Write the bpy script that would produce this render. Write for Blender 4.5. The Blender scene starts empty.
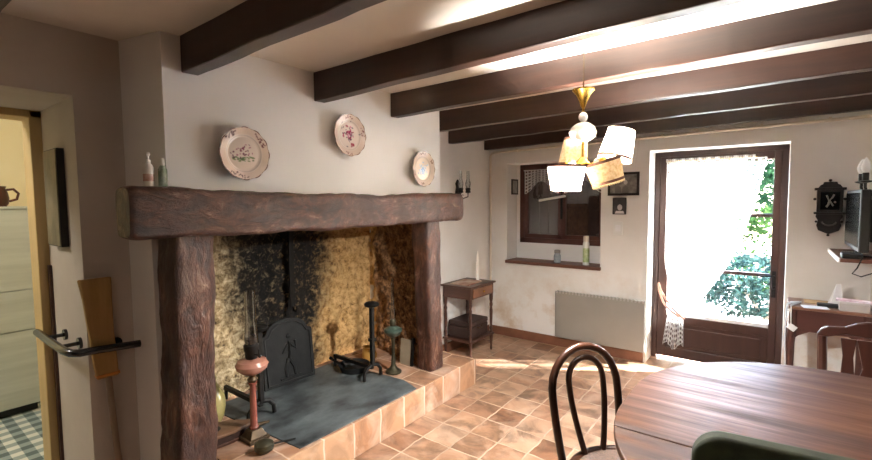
import bpy, bmesh, math, random
import numpy as np
from mathutils import Vector, Matrix, noise, Euler
random.seed(4)
sc = bpy.context.scene
COL = sc.collection
PI = math.pi

# ------------------------------------------------------------------ colour and materials
def lin(h):
    h = h.lstrip('#')
    c = [int(h[i:i+2], 16)/255 for i in (0, 2, 4)]
    return tuple((x/12.92 if x <= .04045 else ((x+.055)/1.055)**2.4) for x in c) + (1,)

def base_mat(name):
    m = bpy.data.materials.new(name); m.use_nodes = True
    nt = m.node_tree
    return m, nt, nt.nodes['Principled BSDF']

def coords(nt, scale=(1, 1, 1), rot=(0, 0, 0), kind='Object'):
    tc = nt.nodes.new('ShaderNodeTexCoord'); mp = nt.nodes.new('ShaderNodeMapping')
    mp.inputs['Scale'].default_value = scale; mp.inputs['Rotation'].default_value = rot
    nt.links.new(tc.outputs[kind], mp.inputs['Vector'])
    return mp.outputs['Vector']

def noise_tex(nt, vec, scale, detail=6, rough=.6, dist=0):
    n = nt.nodes.new('ShaderNodeTexNoise')
    n.inputs['Scale'].default_value = scale; n.inputs['Detail'].default_value = detail
    n.inputs['Roughness'].default_value = rough; n.inputs['Distortion'].default_value = dist
    nt.links.new(vec, n.inputs['Vector'])
    return n.outputs['Fac']

def ramp(nt, fac, stops):
    r = nt.nodes.new('ShaderNodeValToRGB')
    e = r.color_ramp.elements
    while len(e) < len(stops): e.new(.5)
    for el, (p, c) in zip(e, stops):
        el.position = p; el.color = lin(c) if isinstance(c, str) else (c, c, c, 1)
    nt.links.new(fac, r.inputs['Fac'])
    return r.outputs['Color']

def mixc(nt, fac, a, b, mode='MIX'):
    m = nt.nodes.new('ShaderNodeMix'); m.data_type = 'RGBA'; m.blend_type = mode
    for sock, v in ((m.inputs[0], fac), (m.inputs[6], a), (m.inputs[7], b)):
        if hasattr(v, 'is_output'): nt.links.new(v, sock)
        elif isinstance(v, str): sock.default_value = lin(v)
        else: sock.default_value = v
    return m.outputs[2]

def math_n(nt, op, a, b=0.0, c=None):
    m = nt.nodes.new('ShaderNodeMath'); m.operation = op
    for i, v in enumerate((a, b, c)):
        if v is None: continue
        if hasattr(v, 'is_output'): nt.links.new(v, m.inputs[i])
        else: m.inputs[i].default_value = v
    return m.outputs[0]

def bump(nt, bsdf, h, strength, dist=.01):
    b = nt.nodes.new('ShaderNodeBump'); b.inputs['Strength'].default_value = strength
    b.inputs['Distance'].default_value = dist
    nt.links.new(h, b.inputs['Height']); nt.links.new(b.outputs['Normal'], bsdf.inputs['Normal'])

def plain(name, c, rough=.5, metal=0, c2=None, scale=8, bmp=0, stretch=(1, 1, 1), coat=0, detail=6):
    m, nt, b = base_mat(name)
    b.inputs['Roughness'].default_value = rough; b.inputs['Metallic'].default_value = metal
    b.inputs['Coat Weight'].default_value = coat
    v = coords(nt, stretch)
    f = noise_tex(nt, v, scale, detail)
    col = ramp(nt, f, [(.3, c), (.7, c2 or c)])
    nt.links.new(col, b.inputs['Base Color'])
    if bmp: bump(nt, b, f, bmp, .004)
    return m

def wood(name, c1, c2, axis='x', rough=.45, scale=7, bmp=.15, coat=0, ratio=.06):
    st = {'x': (ratio, 1, 1), 'y': (1, ratio, 1), 'z': (1, 1, ratio)}[axis]
    return plain(name, c1, rough, 0, c2, scale*3, bmp, st, coat, 8)

def plaster(name, c1, c2, stain=None, stain_z=.9, bmp=.25):
    m, nt, b = base_mat(name)
    b.inputs['Roughness'].default_value = .9
    v = coords(nt)
    big = noise_tex(nt, v, 1.3, 5); fine = noise_tex(nt, v, 22, 8)
    col = ramp(nt, big, [(.35, c1), (.65, c2)])
    if stain:
        tc = nt.nodes.new('ShaderNodeTexCoord'); sx = nt.nodes.new('ShaderNodeSeparateXYZ')
        nt.links.new(tc.outputs['Object'], sx.inputs[0])
        h = math_n(nt, 'MULTIPLY_ADD', sx.outputs['Z'], -1/stain_z, 1.0)
        n2 = noise_tex(nt, v, 4.5, 7, .65)
        f = math_n(nt, 'MULTIPLY', math_n(nt, 'MAXIMUM', h, 0), math_n(nt, 'MULTIPLY_ADD', n2, 5.0, -2.2))
        f2 = nt.nodes.new('ShaderNodeClamp'); nt.links.new(f, f2.inputs[0])
        col = mixc(nt, math_n(nt, 'MULTIPLY', f2.outputs[0], .75), col, stain)
    nt.links.new(col, b.inputs['Base Color'])
    bump(nt, b, math_n(nt, 'ADD', math_n(nt, 'MULTIPLY', big, 3.0), math_n(nt, 'MULTIPLY', fine, .35)), bmp, .01)
    return m

def thin_glass(name, tint='#ffffff', refl=.08):
    m = bpy.data.materials.new(name); m.use_nodes = True
    nt = m.node_tree; nt.nodes.remove(nt.nodes['Principled BSDF'])
    out = nt.nodes['Material Output']
    t = nt.nodes.new('ShaderNodeBsdfTransparent'); t.inputs[0].default_value = lin(tint)
    g = nt.nodes.new('ShaderNodeBsdfGlossy'); g.inputs['Roughness'].default_value = .03
    lw = nt.nodes.new('ShaderNodeFresnel'); lw.inputs[0].default_value = 1.45
    mx = nt.nodes.new('ShaderNodeMixShader')
    nt.links.new(math_n(nt, 'MULTIPLY_ADD', lw.outputs[0], .8, refl-.03), mx.inputs[0])
    nt.links.new(t.outputs[0], mx.inputs[1]); nt.links.new(g.outputs[0], mx.inputs[2])
    nt.links.new(mx.outputs[0], out.inputs['Surface'])
    return m

def cloth(name, c1, c2, trans=.4, scale=60, alpha=0, holes=None):
    """diffuse + translucent fabric; holes = (nu, nv) lace grid on the UV map."""
    m = bpy.data.materials.new(name); m.use_nodes = True
    nt = m.node_tree; nt.nodes.remove(nt.nodes['Principled BSDF'])
    out = nt.nodes['Material Output']
    v = coords(nt); f = noise_tex(nt, v, scale)
    col = ramp(nt, f, [(.35, c1), (.65, c2)])
    d = nt.nodes.new('ShaderNodeBsdfDiffuse'); t = nt.nodes.new('ShaderNodeBsdfTranslucent')
    nt.links.new(col, d.inputs[0]); nt.links.new(col, t.inputs[0])
    mx = nt.nodes.new('ShaderNodeMixShader'); mx.inputs[0].default_value = trans
    nt.links.new(d.outputs[0], mx.inputs[1]); nt.links.new(t.outputs[0], mx.inputs[2])
    res = mx.outputs[0]
    if holes:
        uv = coords(nt, (holes[0], holes[1], 1), kind='UV')
        s = nt.nodes.new('ShaderNodeSeparateXYZ'); nt.links.new(uv, s.inputs[0])
        def band(x, lim):
            fr = math_n(nt, 'FRACT', x); a = math_n(nt, 'ABSOLUTE', math_n(nt, 'SUBTRACT', fr, .5))
            return math_n(nt, 'LESS_THAN', a, lim)
        hole = math_n(nt, 'MULTIPLY', band(s.outputs[0], .27), band(s.outputs[1], .27))
        fine = math_n(nt, 'MULTIPLY', band(math_n(nt, 'MULTIPLY', s.outputs[0], 4.0), .3), band(math_n(nt, 'MULTIPLY', s.outputs[1], 4.0), .3))
        a = math_n(nt, 'MAXIMUM', math_n(nt, 'MULTIPLY', hole, .85), math_n(nt, 'MULTIPLY', fine, .5))
        tr = nt.nodes.new('ShaderNodeBsdfTransparent')
        m2 = nt.nodes.new('ShaderNodeMixShader')
        nt.links.new(a, m2.inputs[0]); nt.links.new(res, m2.inputs[1]); nt.links.new(tr.outputs[0], m2.inputs[2])
        res = m2.outputs[0]
    nt.links.new(res, out.inputs['Surface'])
    return m

def emis(name, c, s):
    m, nt, b = base_mat(name)
    b.inputs['Base Color'].default_value = lin(c)
    b.inputs['Emission Color'].default_value = lin(c); b.inputs['Emission Strength'].default_value = s
    return m

def tile_mat(name, su, sv, axes, phase, mortar, cols, grout, rough=.45, worn='#e8d5c4', wornamt=.5, dark=.55):
    """hand-made clay tiles su x sv metres on the two object axes named, each tile with its own fired colour and wear."""
    m, nt, b = base_mat(name)
    tc = nt.nodes.new('ShaderNodeTexCoord'); sp = nt.nodes.new('ShaderNodeSeparateXYZ')
    nt.links.new(tc.outputs['Object'], sp.inputs[0])
    ax = {'x': 0, 'y': 1, 'z': 2}
    nz_ = nt.nodes.new('ShaderNodeTexNoise'); nz_.inputs['Scale'].default_value = 7
    nt.links.new(tc.outputs['Object'], nz_.inputs['Vector'])
    sn = nt.nodes.new('ShaderNodeSeparateColor'); nt.links.new(nz_.outputs['Color'], sn.inputs[0])
    def coord(a, size, ph, wob):
        v = math_n(nt, 'MULTIPLY', math_n(nt, 'SUBTRACT', sp.outputs[ax[a]], ph), 1/size)
        return math_n(nt, 'ADD', v, math_n(nt, 'MULTIPLY_ADD', wob, .12, -.06))
    u = coord(axes[0], su, phase[0], sn.outputs[0]); v = coord(axes[1], sv, phase[1], sn.outputs[1])
    cb = nt.nodes.new('ShaderNodeCombineXYZ'); nt.links.new(u, cb.inputs[0]); nt.links.new(v, cb.inputs[1])
    br = nt.nodes.new('ShaderNodeTexBrick'); br.offset = 0; br.squash = 1
    for k, val in (('Scale', 1), ('Mortar Size', mortar), ('Mortar Smooth', .5), ('Brick Width', 1), ('Row Height', 1), ('Bias', 0)):
        br.inputs[k].default_value = val
    br.inputs['Color1'].default_value = (0, 0, 0, 1); br.inputs['Color2'].default_value = (1, 1, 1, 1)
    nt.links.new(cb.outputs[0], br.inputs['Vector'])
    per = ramp(nt, br.outputs['Color'], [(i/(len(cols)-1), c) for i, c in enumerate(cols)])
    # each tile samples the wear noise elsewhere
    off = nt.nodes.new('ShaderNodeVectorMath'); off.operation = 'MULTIPLY_ADD'
    nt.links.new(br.outputs['Color'], off.inputs[0]); off.inputs[1].default_value = (9, 7, 5)
    nt.links.new(tc.outputs['Object'], off.inputs[2])
    f = noise_tex(nt, off.outputs[0], 5.5, 6, .6, .8); g = noise_tex(nt, off.outputs[0], 3.2, 4, .6, 1.2)
    col = mixc(nt, 1.0, per, ramp(nt, f, [(.32, dark), (.55, 1.0), (.75, 1.08)]), 'MULTIPLY')
    col = mixc(nt, math_n(nt, 'MULTIPLY', ramp(nt, g, [(.48, 0.0), (.68, 1.0)]), wornamt), col, worn)
    gr = noise_tex(nt, tc.outputs['Object'], 3.0, 3)
    col = mixc(nt, math_n(nt, 'MULTIPLY', br.outputs['Fac'], ramp(nt, gr, [(.38, .35), (.6, .95)])), col, grout)
    nt.links.new(col, b.inputs['Base Color'])
    nt.links.new(ramp(nt, g, [(.4, rough), (.7, rough+.18)]), b.inputs['Roughness'])
    fine = noise_tex(nt, tc.outputs['Object'], 40, 6)
    h = math_n(nt, 'SUBTRACT', math_n(nt, 'MULTIPLY_ADD', f, .6, math_n(nt, 'MULTIPLY', fine, .25)), br.outputs['Fac'])
    bump(nt, b, h, .4, .006)
    return m

MAT = {}
MAT['wall'] = plaster('plaster_white', '#eceae7', '#f2f1ef')
MAT['wall_far'] = plaster('plaster_stained', '#e2dfd9', '#ebe9e5', '#b8925f', .95)
MAT['wall_left'] = plaster('plaster_shade_darkened', '#bdb4ab', '#cac2ba')  # left wall's shade partly put into this darker plaster colour
MAT['wall_dim'] = plaster('low_bounce_dark_plaster', '#3b332d', '#4a4039')  # unseen rear and side walls, coloured dark to cut bounced light
MAT['ceiling'] = plaster('plaster_ceiling', '#d2cac0', '#dcd5cb')
MAT['yellow_wall'] = plaster('plaster_yellow', '#ebddb4', '#f0e4c0')
MAT['beam'] = wood('dark_beam_wood', '#24140e', '#3d2318', 'x', .42, 5, .2)
MAT['beam_red'] = wood('dark_red_beam_wood', '#22130e', '#3d241a', 'x', .4, 5, .2)
MAT['brown'] = wood('door_brown_wood', '#35201a', '#452b23', 'z', .4, 5, .1)
MAT['brown_x'] = wood('door_brown_wood_cross', '#35201a', '#452b23', 'x', .4, 5, .1)
MAT['window_wood'] = wood('window_red_brown_wood', '#43221a', '#562c22', 'z', .4, 5, .1)
MAT['shutter'] = wood('shutter_wood', '#2b1714', '#3b201b', 'z', .6, 5, .1)
MAT['sill'] = wood('sill_wood', '#5e3a2a', '#70483a', 'x', .5, 4, .1)
MAT['chair'] = wood('bentwood_dark', '#2c1810', '#472a1c', 'z', .28, 4, .05, .3)
MAT['chair2'] = wood('chair_walnut', '#2e1813', '#43251d', 'z', .3, 4, .05, .2)
MAT['desk'] = wood('desk_mahogany', '#3d211a', '#53302a', 'x', .4, 4, .05)
MAT['desk_top'] = wood('desk_top_wood', '#6d4a3c', '#85604e', 'x', .35, 4, .05)
MAT['side'] = wood('side_table_wood', '#38211a', '#523326', 'x', .4, 5, .1)
MAT['iron'] = plain('black_iron', '#141312', .55, .6, '#23201e', 18, .3)
MAT['iron_plain'] = plain('black_cast_iron', '#0f1011', .65, .15, '#1c1e20', 14, .5)
MAT['brass'] = plain('brass', '#c79a3a', .25, 1, '#d9b458', 6)
MAT['old_brass'] = plain('aged_brass', '#43362a', .45, .6, '#5d4c36', 9, .2)
MAT['bronze'] = plain('green_bronze', '#38352b', .45, .7, '#56523f', 9, .2)
MAT['black'] = plain('black_lacquer', '#0d0d0f', .25, 0, '#161618', 6, 0, (1, 1, 1), .4)
MAT['black_matt'] = plain('black_matt', '#141414', .6, 0, '#1e1e1e', 10)
MAT['carved'] = plain('black_carved_wood', '#120f0f', .4, 0, '#221c1a', 20, .4)
MAT['screen'] = plain('black_screen', '#07080b', .2, 0, '#0a0b0e', 3)
MAT['screen'].node_tree.nodes['Principled BSDF'].inputs['Specular IOR Level'].default_value = .15
MAT['white'] = plain('white_paint', '#e2e2de', .5, 0, '#ecece8', 5)
MAT['cream_pipe'] = plain('cream_pipe', '#d5c9b6', .5, 0, '#dfd4c3', 5)
MAT['glass'] = thin_glass('clear_glass')
MAT['lamp_glass'] = thin_glass('lamp_glass', '#f0f3f2', .2)
MAT['radiator'] = plain('grey_radiator', '#8b8881', .5, .1, '#949089', 3)
MAT['paper'] = plain('white_paper', '#e8e8ea', .7, 0, '#f2f2f2', 3)
MAT['candle'] = plain('white_wax', '#f2efe6', .4, 0, '#f6f3ea', 3)
MAT['slate'] = plain('slate', '#1c1f21', .5, 0, '#626a6c', 7, .7, (1, .6, 1), 0, 10)
MAT['lace'] = cloth('white_lace', '#f2f2f0', '#fbfbfa', .55, 40, holes=(16, 34))
MAT['lace_small'] = cloth('white_lace_small', '#e6e6e6', '#f2f2f2', .5, 40, holes=(10, 7))
MAT['tie'] = plain('pink_beige_band', '#b98f7d', .8, 0, '#cfa996', 40)
MAT['green_velvet'] = plain('dark_green_velvet', '#29311f', .85, 0, '#39432b', 30, .3)
MAT['leather'] = plain('dark_brown_leather', '#2a1a16', .5, 0, '#3a2620', 30, .3)
MAT['ochre'] = plain('ochre_broom', '#947340', .8, 0, '#ab8852', 30, .3, (1, 1, .1))
MAT['laminate'] = wood('pale_grey_laminate', '#b9bdb2', '#d3d6cc', 'y', .5, 5, .02)
MAT['lining'] = wood('yellow_varnished_wood', '#b99f68', '#cfb684', 'z', .5, 4, .1)
MAT['bulb'] = emis('lit_bulb', '#ffe2b0', 25)
MAT['bulb_off'] = plain('white_bulb_glass', '#dfe3e8', .15, 0, '#eef1f4', 3, 0, (1, 1, 1), .5)
MAT['shade_white'] = cloth('white_lamp_shade', '#fbf3e2', '#fff8ea', .88, 50)
MAT['shade_beige'] = cloth('beige_lamp_shade', '#cfb489', '#f0dfc0', .3, 70)
MAT['trim_brown'] = plain('brown_braid', '#4a2c22', .8, 0, '#6b4230', 60)
MAT['fringe'] = cloth('cream_fringe', '#e8d4a4', '#f4e6c2', .5, 80)
MAT['terracotta_side'] = tile_mat('terracotta_riser', .219, .25, 'yz', (2.149, -.02), .035, ['#a97a58', '#b98d6a', '#b18462', '#bd9877'], '#d2c1ac', .45, '#d9c3b0', .55, .6)
MAT['terracotta'] = tile_mat('terracotta_floor', .206, .2195, 'xy', (-1.74, 2.137), .03, ['#8c654b', '#9e7a5f', '#ad8c72', '#966f55', '#7f583f', '#a58268', '#9b7a61'], '#bba58d', .36, '#c7ab92', .45, .42)
MAT['terracotta_top'] = tile_mat('terracotta_hearth', .219, .219, 'yx', (2.149, -1.915), .03, ['#8f684f', '#a1795c', '#9c7256', '#8d6550'], '#d6bda4', .42, '#dcc4b2', .45, .55)
MAT['baseboard'] = plain('terracotta_baseboard', '#6b4431', .5, 0, '#83563f', 6, .2)
MAT['check'] = None

def checker_floor():
    m, nt, b = base_mat('blue_white_checked_vinyl')
    v = coords(nt)
    s = nt.nodes.new('ShaderNodeSeparateXYZ'); nt.links.new(v, s.inputs[0])
    def half(x, k):
        return math_n(nt, 'LESS_THAN', math_n(nt, 'FRACT', math_n(nt, 'MULTIPLY', x, k)), .5)
    a = half(s.outputs[0], 9.0); c = half(s.outputs[1], 9.0)
    t = math_n(nt, 'MULTIPLY', math_n(nt, 'ADD', a, c), .5)
    col = ramp(nt, t, [(.0, '#eceeea'), (.5, '#9fb0b4'), (1.0, '#546970')])
    nt.links.new(col, b.inputs['Base Color']); b.inputs['Roughness'].default_value = .35
    return m
MAT['check'] = checker_floor()

def log_mat(name, st):
    m, nt, b = base_mat(name)
    v = coords(nt, st); f = noise_tex(nt, v, 16, 10, .72, .8); g = noise_tex(nt, coords(nt), 4, 5, .6); h = noise_tex(nt, v, 45, 6, .7)
    c = ramp(nt, f, [(.30, '#150a07'), (.44, '#391f16'), (.56, '#5a3526'), (.70, '#a08470')])
    c = mixc(nt, ramp(nt, g, [(.42, 0.0), (.62, .8)]), c, '#36201a')
    nt.links.new(c, b.inputs['Base Color'])
    nt.links.new(ramp(nt, g, [(.4, .34), (.65, .55)]), b.inputs['Roughness'])
    bump(nt, b, math_n(nt, 'ADD', f, math_n(nt, 'MULTIPLY', h, .4)), .9, .016)
    return m
MAT['log'] = log_mat('hewn_mantel_timber', (1, .45, 1)); MAT['log_z'] = log_mat('hewn_post_timber', (1, 1, .35))

def stone_mat():
    """rubble fireback wall: warm ochre and grey stone, a soot stain rising from the fire (x,y,z are world here)."""
    m, nt, b = base_mat('rubble_stone')
    v = coords(nt)
    s = nt.nodes.new('ShaderNodeSeparateXYZ'); nt.links.new(v, s.inputs[0])
    f = noise_tex(nt, v, 24, 9, .75, .35); g = noise_tex(nt, v, 5, 6, .6)
    grey = ramp(nt, f, [(.36, '#3a2c1e'), (.47, '#b39a72'), (.6, '#ecdcb8')])
    och = ramp(nt, f, [(.34, '#5a3f24'), (.45, '#c79a5e'), (.6, '#ecc88e')])
    brn = ramp(nt, f, [(.36, '#26150e'), (.48, '#76502f'), (.62, '#b98d60')])
    y = s.outputs[1]
    def step(x, e0, e1):
        mr = nt.nodes.new('ShaderNodeMapRange'); mr.interpolation_type = 'SMOOTHSTEP'
        mr.inputs['From Min'].default_value = e0; mr.inputs['From Max'].default_value = e1
        nt.links.new(x, mr.inputs['Value']); return mr.outputs[0]
    yw = math_n(nt, 'ADD', y, math_n(nt, 'MULTIPLY_ADD', g, .34, -.17))
    col = mixc(nt, step(yw, 1.6, 2.0), grey, och)
    x = s.outputs[0]
    # the side return is browner
    side = step(math_n(nt, 'ADD', x, math_n(nt, 'MULTIPLY', f, .0)), -2.80, -2.76)
    col = mixc(nt, math_n(nt, 'MULTIPLY', side, step(y, 2.3, 2.4)), col, brn)
    # soot: wide above the fire, narrower low down
    w = math_n(nt, 'MULTIPLY_ADD', s.outputs[2], .16, .22)
    d = math_n(nt, 'DIVIDE', math_n(nt, 'ABSOLUTE', math_n(nt, 'SUBTRACT', yw, 1.90)), w)
    soot = step(d, 1.45, .62)
    soot = math_n(nt, 'MULTIPLY', soot, math_n(nt, 'MULTIPLY_ADD', f, -2.0, 2.05))
    cl = nt.nodes.new('ShaderNodeClamp'); nt.links.new(soot, cl.inputs[0])
    col = mixc(nt, cl.outputs[0], col, '#0d0a08')
    nt.links.new(col, b.inputs['Base Color']); b.inputs['Roughness'].default_value = .85
    bump(nt, b, f, .8, .03)
    return m
MAT['stone'] = stone_mat()

def table_mat():
    m, nt, b = base_mat('table_walnut')
    v = coords(nt, (.5, 8, 8)); f = noise_tex(nt, v, 2.4, 9, .66, .3)
    v2 = coords(nt, (.35, 5, 5)); g = noise_tex(nt, v2, 2.0, 5)
    c = ramp(nt, f, [(.32, '#24140c'), (.5, '#452a1b'), (.66, '#694731')])
    c = mixc(nt, math_n(nt, 'MULTIPLY', g, .6), c, '#402619')
    nt.links.new(c, b.inputs['Base Color'])
    b.inputs['Specular IOR Level'].default_value = .2
    nt.links.new(ramp(nt, f, [(.34, .55), (.62, .3)]), b.inputs['Roughness'])
    bump(nt, b, f, .12, .003)
    return m
MAT['table'] = table_mat()
def faience():
    m, nt, b = base_mat('painted_faience')
    a = nt.nodes.new('ShaderNodeAttribute'); a.attribute_name = 'paint'
    nt.links.new(a.outputs['Color'], b.inputs['Base Color'])
    b.inputs['Roughness'].default_value = .2; b.inputs['Coat Weight'].default_value = .4
    return m
MAT['faience'] = faience()

def leaf_mat(name, c1, c2):
    m = cloth(name, c1, c2, .35, 3)
    return m
MAT['leaf_a'] = leaf_mat('leaf_light', '#1a2a12', '#2f4524')
MAT['leaf_b'] = leaf_mat('leaf_mid', '#102217', '#213824')
MAT['leaf_c'] = leaf_mat('leaf_dark', '#111d1b', '#223533')
MAT['bark'] = plain('bark', '#54453a', .9, 0, '#77675a', 12, .5)
MAT['patio'] = plain('pale_patio', '#cfcabf', .9, 0, '#dedace', 6, .3)

# ------------------------------------------------------------------ mesh helpers
class MB:
    def __init__(s): s.v = []; s.f = []; s.uv = None
    def add(s, vs, fs, M=None):
        o = len(s.v)
        s.v += [tuple((M @ Vector(p)) if M is not None else p) for p in vs]
        s.f += [tuple(i+o for i in f) for f in fs]
        return s
    def box(s, a, b, M=None):
        (x0, y0, z0), (x1, y1, z1) = a, b
        if x0 > x1: x0, x1 = x1, x0
        if y0 > y1: y0, y1 = y1, y0
        if z0 > z1: z0, z1 = z1, z0
        vs = [(x0,y0,z0),(x1,y0,z0),(x1,y1,z0),(x0,y1,z0),(x0,y0,z1),(x1,y0,z1),(x1,y1,z1),(x0,y1,z1)]
        fs = [(3,2,1,0),(4,5,6,7),(0,1,5,4),(1,2,6,5),(2,3,7,6),(3,0,4,7)]
        return s.add(vs, fs, M)
    def cbox(s, c, d, M=None):
        return s.box([c[i]-d[i]/2 for i in range(3)], [c[i]+d[i]/2 for i in range(3)], M)
    def hexa(s, bot, top):
        """eight corners: bottom ring and top ring, counter-clockwise from above."""
        return s.add(list(bot)+list(top), [(3,2,1,0),(4,5,6,7),(0,1,5,4),(1,2,6,5),(2,3,7,6),(3,0,4,7)])
    def tube(s, pts, r, n=10, closed=False, flat=1.0, up=None):
        pts = [Vector(p) for p in pts]; N = len(pts)
        rs = r if isinstance(r, (list, tuple)) else [r]*N
        vs = []; prev = None
        for i, p in enumerate(pts):
            if closed: t = pts[(i+1) % N]-pts[i-1]
            else: t = pts[min(i+1, N-1)]-pts[max(i-1, 0)]
            t.normalize()
            if prev is None:
                a = Vector(up) if up else (Vector((0, 0, 1)) if abs(t.z) < .9 else Vector((1, 0, 0)))
            else: a = prev
            u = a - t*a.dot(t)
            if u.length < 1e-6: u = t.orthogonal()
            u.normalize(); w = t.cross(u); prev = u
            for k in range(n):
                an = 2*PI*k/n
                vs.append(p + u*math.cos(an)*rs[i] + w*math.sin(an)*rs[i]*flat)
        fs = []
        for i in range(N if closed else N-1):
            j = (i+1) % N
            for k in range(n):
                l = (k+1) % n
                fs.append((i*n+k, i*n+l, j*n+l, j*n+k))
        if not closed:
            fs.append(tuple(range(n-1, -1, -1))); fs.append(tuple((N-1)*n+k for k in range(n)))
        return s.add([tuple(v) for v in vs], fs)
    def lathe(s, prof, n=24, M=None, cap=True, wob=None):
        vs = []; fs = []
        for (r, z) in prof:
            for k in range(n):
                a = 2*PI*k/n; rr = r*(wob(a, r) if wob else 1)
                vs.append((rr*math.cos(a), rr*math.sin(a), z))
        for i in range(len(prof)-1):
            for k in range(n):
                l = (k+1) % n
                fs.append((i*n+k, i*n+l, (i+1)*n+l, (i+1)*n+k))
        if cap:
            fs.append(tuple(range(n-1, -1, -1))); fs.append(tuple((len(prof)-1)*n+k for k in range(n)))
        return s.add(vs, fs, M)
    def prism(s, poly, h0, h1, M=None):
        n = len(poly)
        vs = [(x, y, h0) for x, y in poly]+[(x, y, h1) for x, y in poly]
        fs = [tuple(range(n-1, -1, -1)), tuple(range(n, 2*n))]+[(i, (i+1) % n, n+(i+1) % n, n+i) for i in range(n)]
        return s.add(vs, fs, M)
    def ball(s, c, r, n=16, M=None):
        r = r if isinstance(r, (tuple, list)) else (r, r, r)
        m = n//2
        prof = [(math.sin(PI*i/m), -math.cos(PI*i/m)) for i in range(m+1)]
        prof[0] = (1e-4, -1); prof[-1] = (1e-4, 1)
        MM = Matrix.Translation(c) @ Matrix.Diagonal((*r, 1))
        if M is not None: MM = M @ MM
        return s.lathe(prof, n, MM)
    def sheet(s, nu, nv, fn, uvs=False):
        """open grid from fn(u,v) with UVs"""
        o = len(s.v)
        for j in range(nv+1):
            for i in range(nu+1):
                s.v.append(tuple(fn(i/nu, j/nv)))
        s.uv = s.uv or {}
        for j in range(nv):
            for i in range(nu):
                a = o+j*(nu+1)+i
                s.f.append((a, a+1, a+nu+2, a+nu+1))
        for j in range(nv+1):
            for i in range(nu+1): s.uv[o+j*(nu+1)+i] = (i/nu, j/nv)
        return s
    def build(s, name, mat, parent=None, smooth=False, bevel=0, seg=2, solid=0):
        me = bpy.data.meshes.new(name); me.from_pydata(s.v, [], s.f); me.update()
        bm = bmesh.new(); bm.from_mesh(me)
        if s.uv is None: bmesh.ops.recalc_face_normals(bm, faces=bm.faces)
        bm.to_mesh(me); bm.free()
        if s.uv:
            ul = me.uv_layers.new(name='UVMap')
            for l in me.loops: ul.data[l.index].uv = s.uv.get(l.vertex_index, (0, 0))
        o = bpy.data.objects.new(name, me); COL.objects.link(o)
        me.materials.append(MAT[mat] if isinstance(mat, str) else mat)
        if smooth:
            for p in me.polygons: p.use_smooth = True
            if smooth != 'all':
                me.set_sharp_from_angle(angle=math.radians(40))
        if bevel:
            b = o.modifiers.new('Bevel', 'BEVEL'); b.width = bevel; b.segments = seg; b.limit_method = 'ANGLE'
        if solid:
            b = o.modifiers.new('Solidify', 'SOLIDIFY'); b.thickness = solid; b.offset = 0
        if parent is not None: o.parent = parent
        return o

def thing(name, label, cat, loc=(0, 0, 0), rz=0, group=None):
    o = bpy.data.objects.new(name, None); COL.objects.link(o)
    o.empty_display_size = .05
    o.location = loc; o.rotation_euler = (0, 0, rz)
    return tag(o, label, cat, group)
def tag(o, label, cat, group=None):
    o['label'] = label; o['category'] = cat
    if group: o['group'] = group
    return o
def struct(o): o['kind'] = 'structure'; return o
def copy_tree(o, parent=None):
    c = o.copy(); COL.objects.link(c)
    if parent is not None: c.parent = parent
    for ch in list(o.children): copy_tree(ch, c)
    return c
def T(x, y, z): return Matrix.Translation((x, y, z))
def RX(a): return Matrix.Rotation(a, 4, 'X')
def RY(a): return Matrix.Rotation(a, 4, 'Y')
def RZ(a): return Matrix.Rotation(a, 4, 'Z')
def nz(p, s): return noise.fractal(Vector(p)*s, 1.0, 2.0, 5)

# ------------------------------------------------------------------ camera (solved from the vanishing points)
F = 445.0
up = np.array([-58., 6940., F]); up /= np.linalg.norm(up)
yy = np.array([339., 32., -F]); yy -= up*(yy@up); yy /= np.linalg.norm(yy)
xx = np.cross(yy, up)
cam = bpy.data.cameras.new('camera'); co = bpy.data.objects.new('camera', cam); COL.objects.link(co)
M4 = Matrix.Identity(4)
for i, row in enumerate((xx, yy, up)):
    for j in range(3): M4[i][j] = row[j]
M4.translation = (0, 0, 1.5)
co.matrix_world = M4
cam.sensor_width = 36; cam.lens = F/872*36; cam.clip_start = .03
sc.camera = co

# ------------------------------------------------------------------ the room shell
CZ = 2.225
XL, XR = -2.35, .56            # left wall face, right wall face near the far corner
XB, XREC = -2.08, -2.56        # chimney breast face, recess wall face
YF = 4.36                      # far wall face
YC = .79                       # chimney side face
struct(MB().box((-2.6, -2.9, -.06), (2.0, 4.8, 0)).build('floor', 'terracotta'))
struct(MB().box((-3.05, -2.9, CZ), (2.0, 4.8, CZ+.12)).build('ceiling', 'ceiling'))
# far wall with door and window openings
w = MB()
DX0, DX1, DZ = -.904, .083, 1.936
WX0, WX1, WZ0, WZ1 = -2.335, -1.327, .85, 1.9
YO = 4.72
w.box((-3.05, YF, 0), (WX0, YO, CZ)); w.box((WX0, YF, 0), (WX1, YO, WZ0)); w.box((WX0, YF, WZ1), (WX1, YO, CZ))
w.box((WX1, YF, 0), (DX0, YO, CZ)); w.box((DX0, YF, DZ), (DX1, YO, CZ)); w.box((DX1, YF, 0), (.75, YO, CZ))
struct(w.build('wall_far', 'wall_far'))
# right wall: a short pier by the far corner, then the room widens behind it
struct(MB().box((XR, 3.45, 0), (2.0, YF, CZ)).build('wall_right', 'wall'))
struct(MB().box((1.75, -2.9, 0), (2.0, 3.45, CZ)).build('wall_side', 'wall_dim'))
# left wall with doorway to the kitchen
XLB = -2.9
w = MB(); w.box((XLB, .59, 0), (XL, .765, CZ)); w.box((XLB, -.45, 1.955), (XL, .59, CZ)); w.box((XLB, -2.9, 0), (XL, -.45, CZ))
struct(w.build('wall_left', 'wall_left'))
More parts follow.
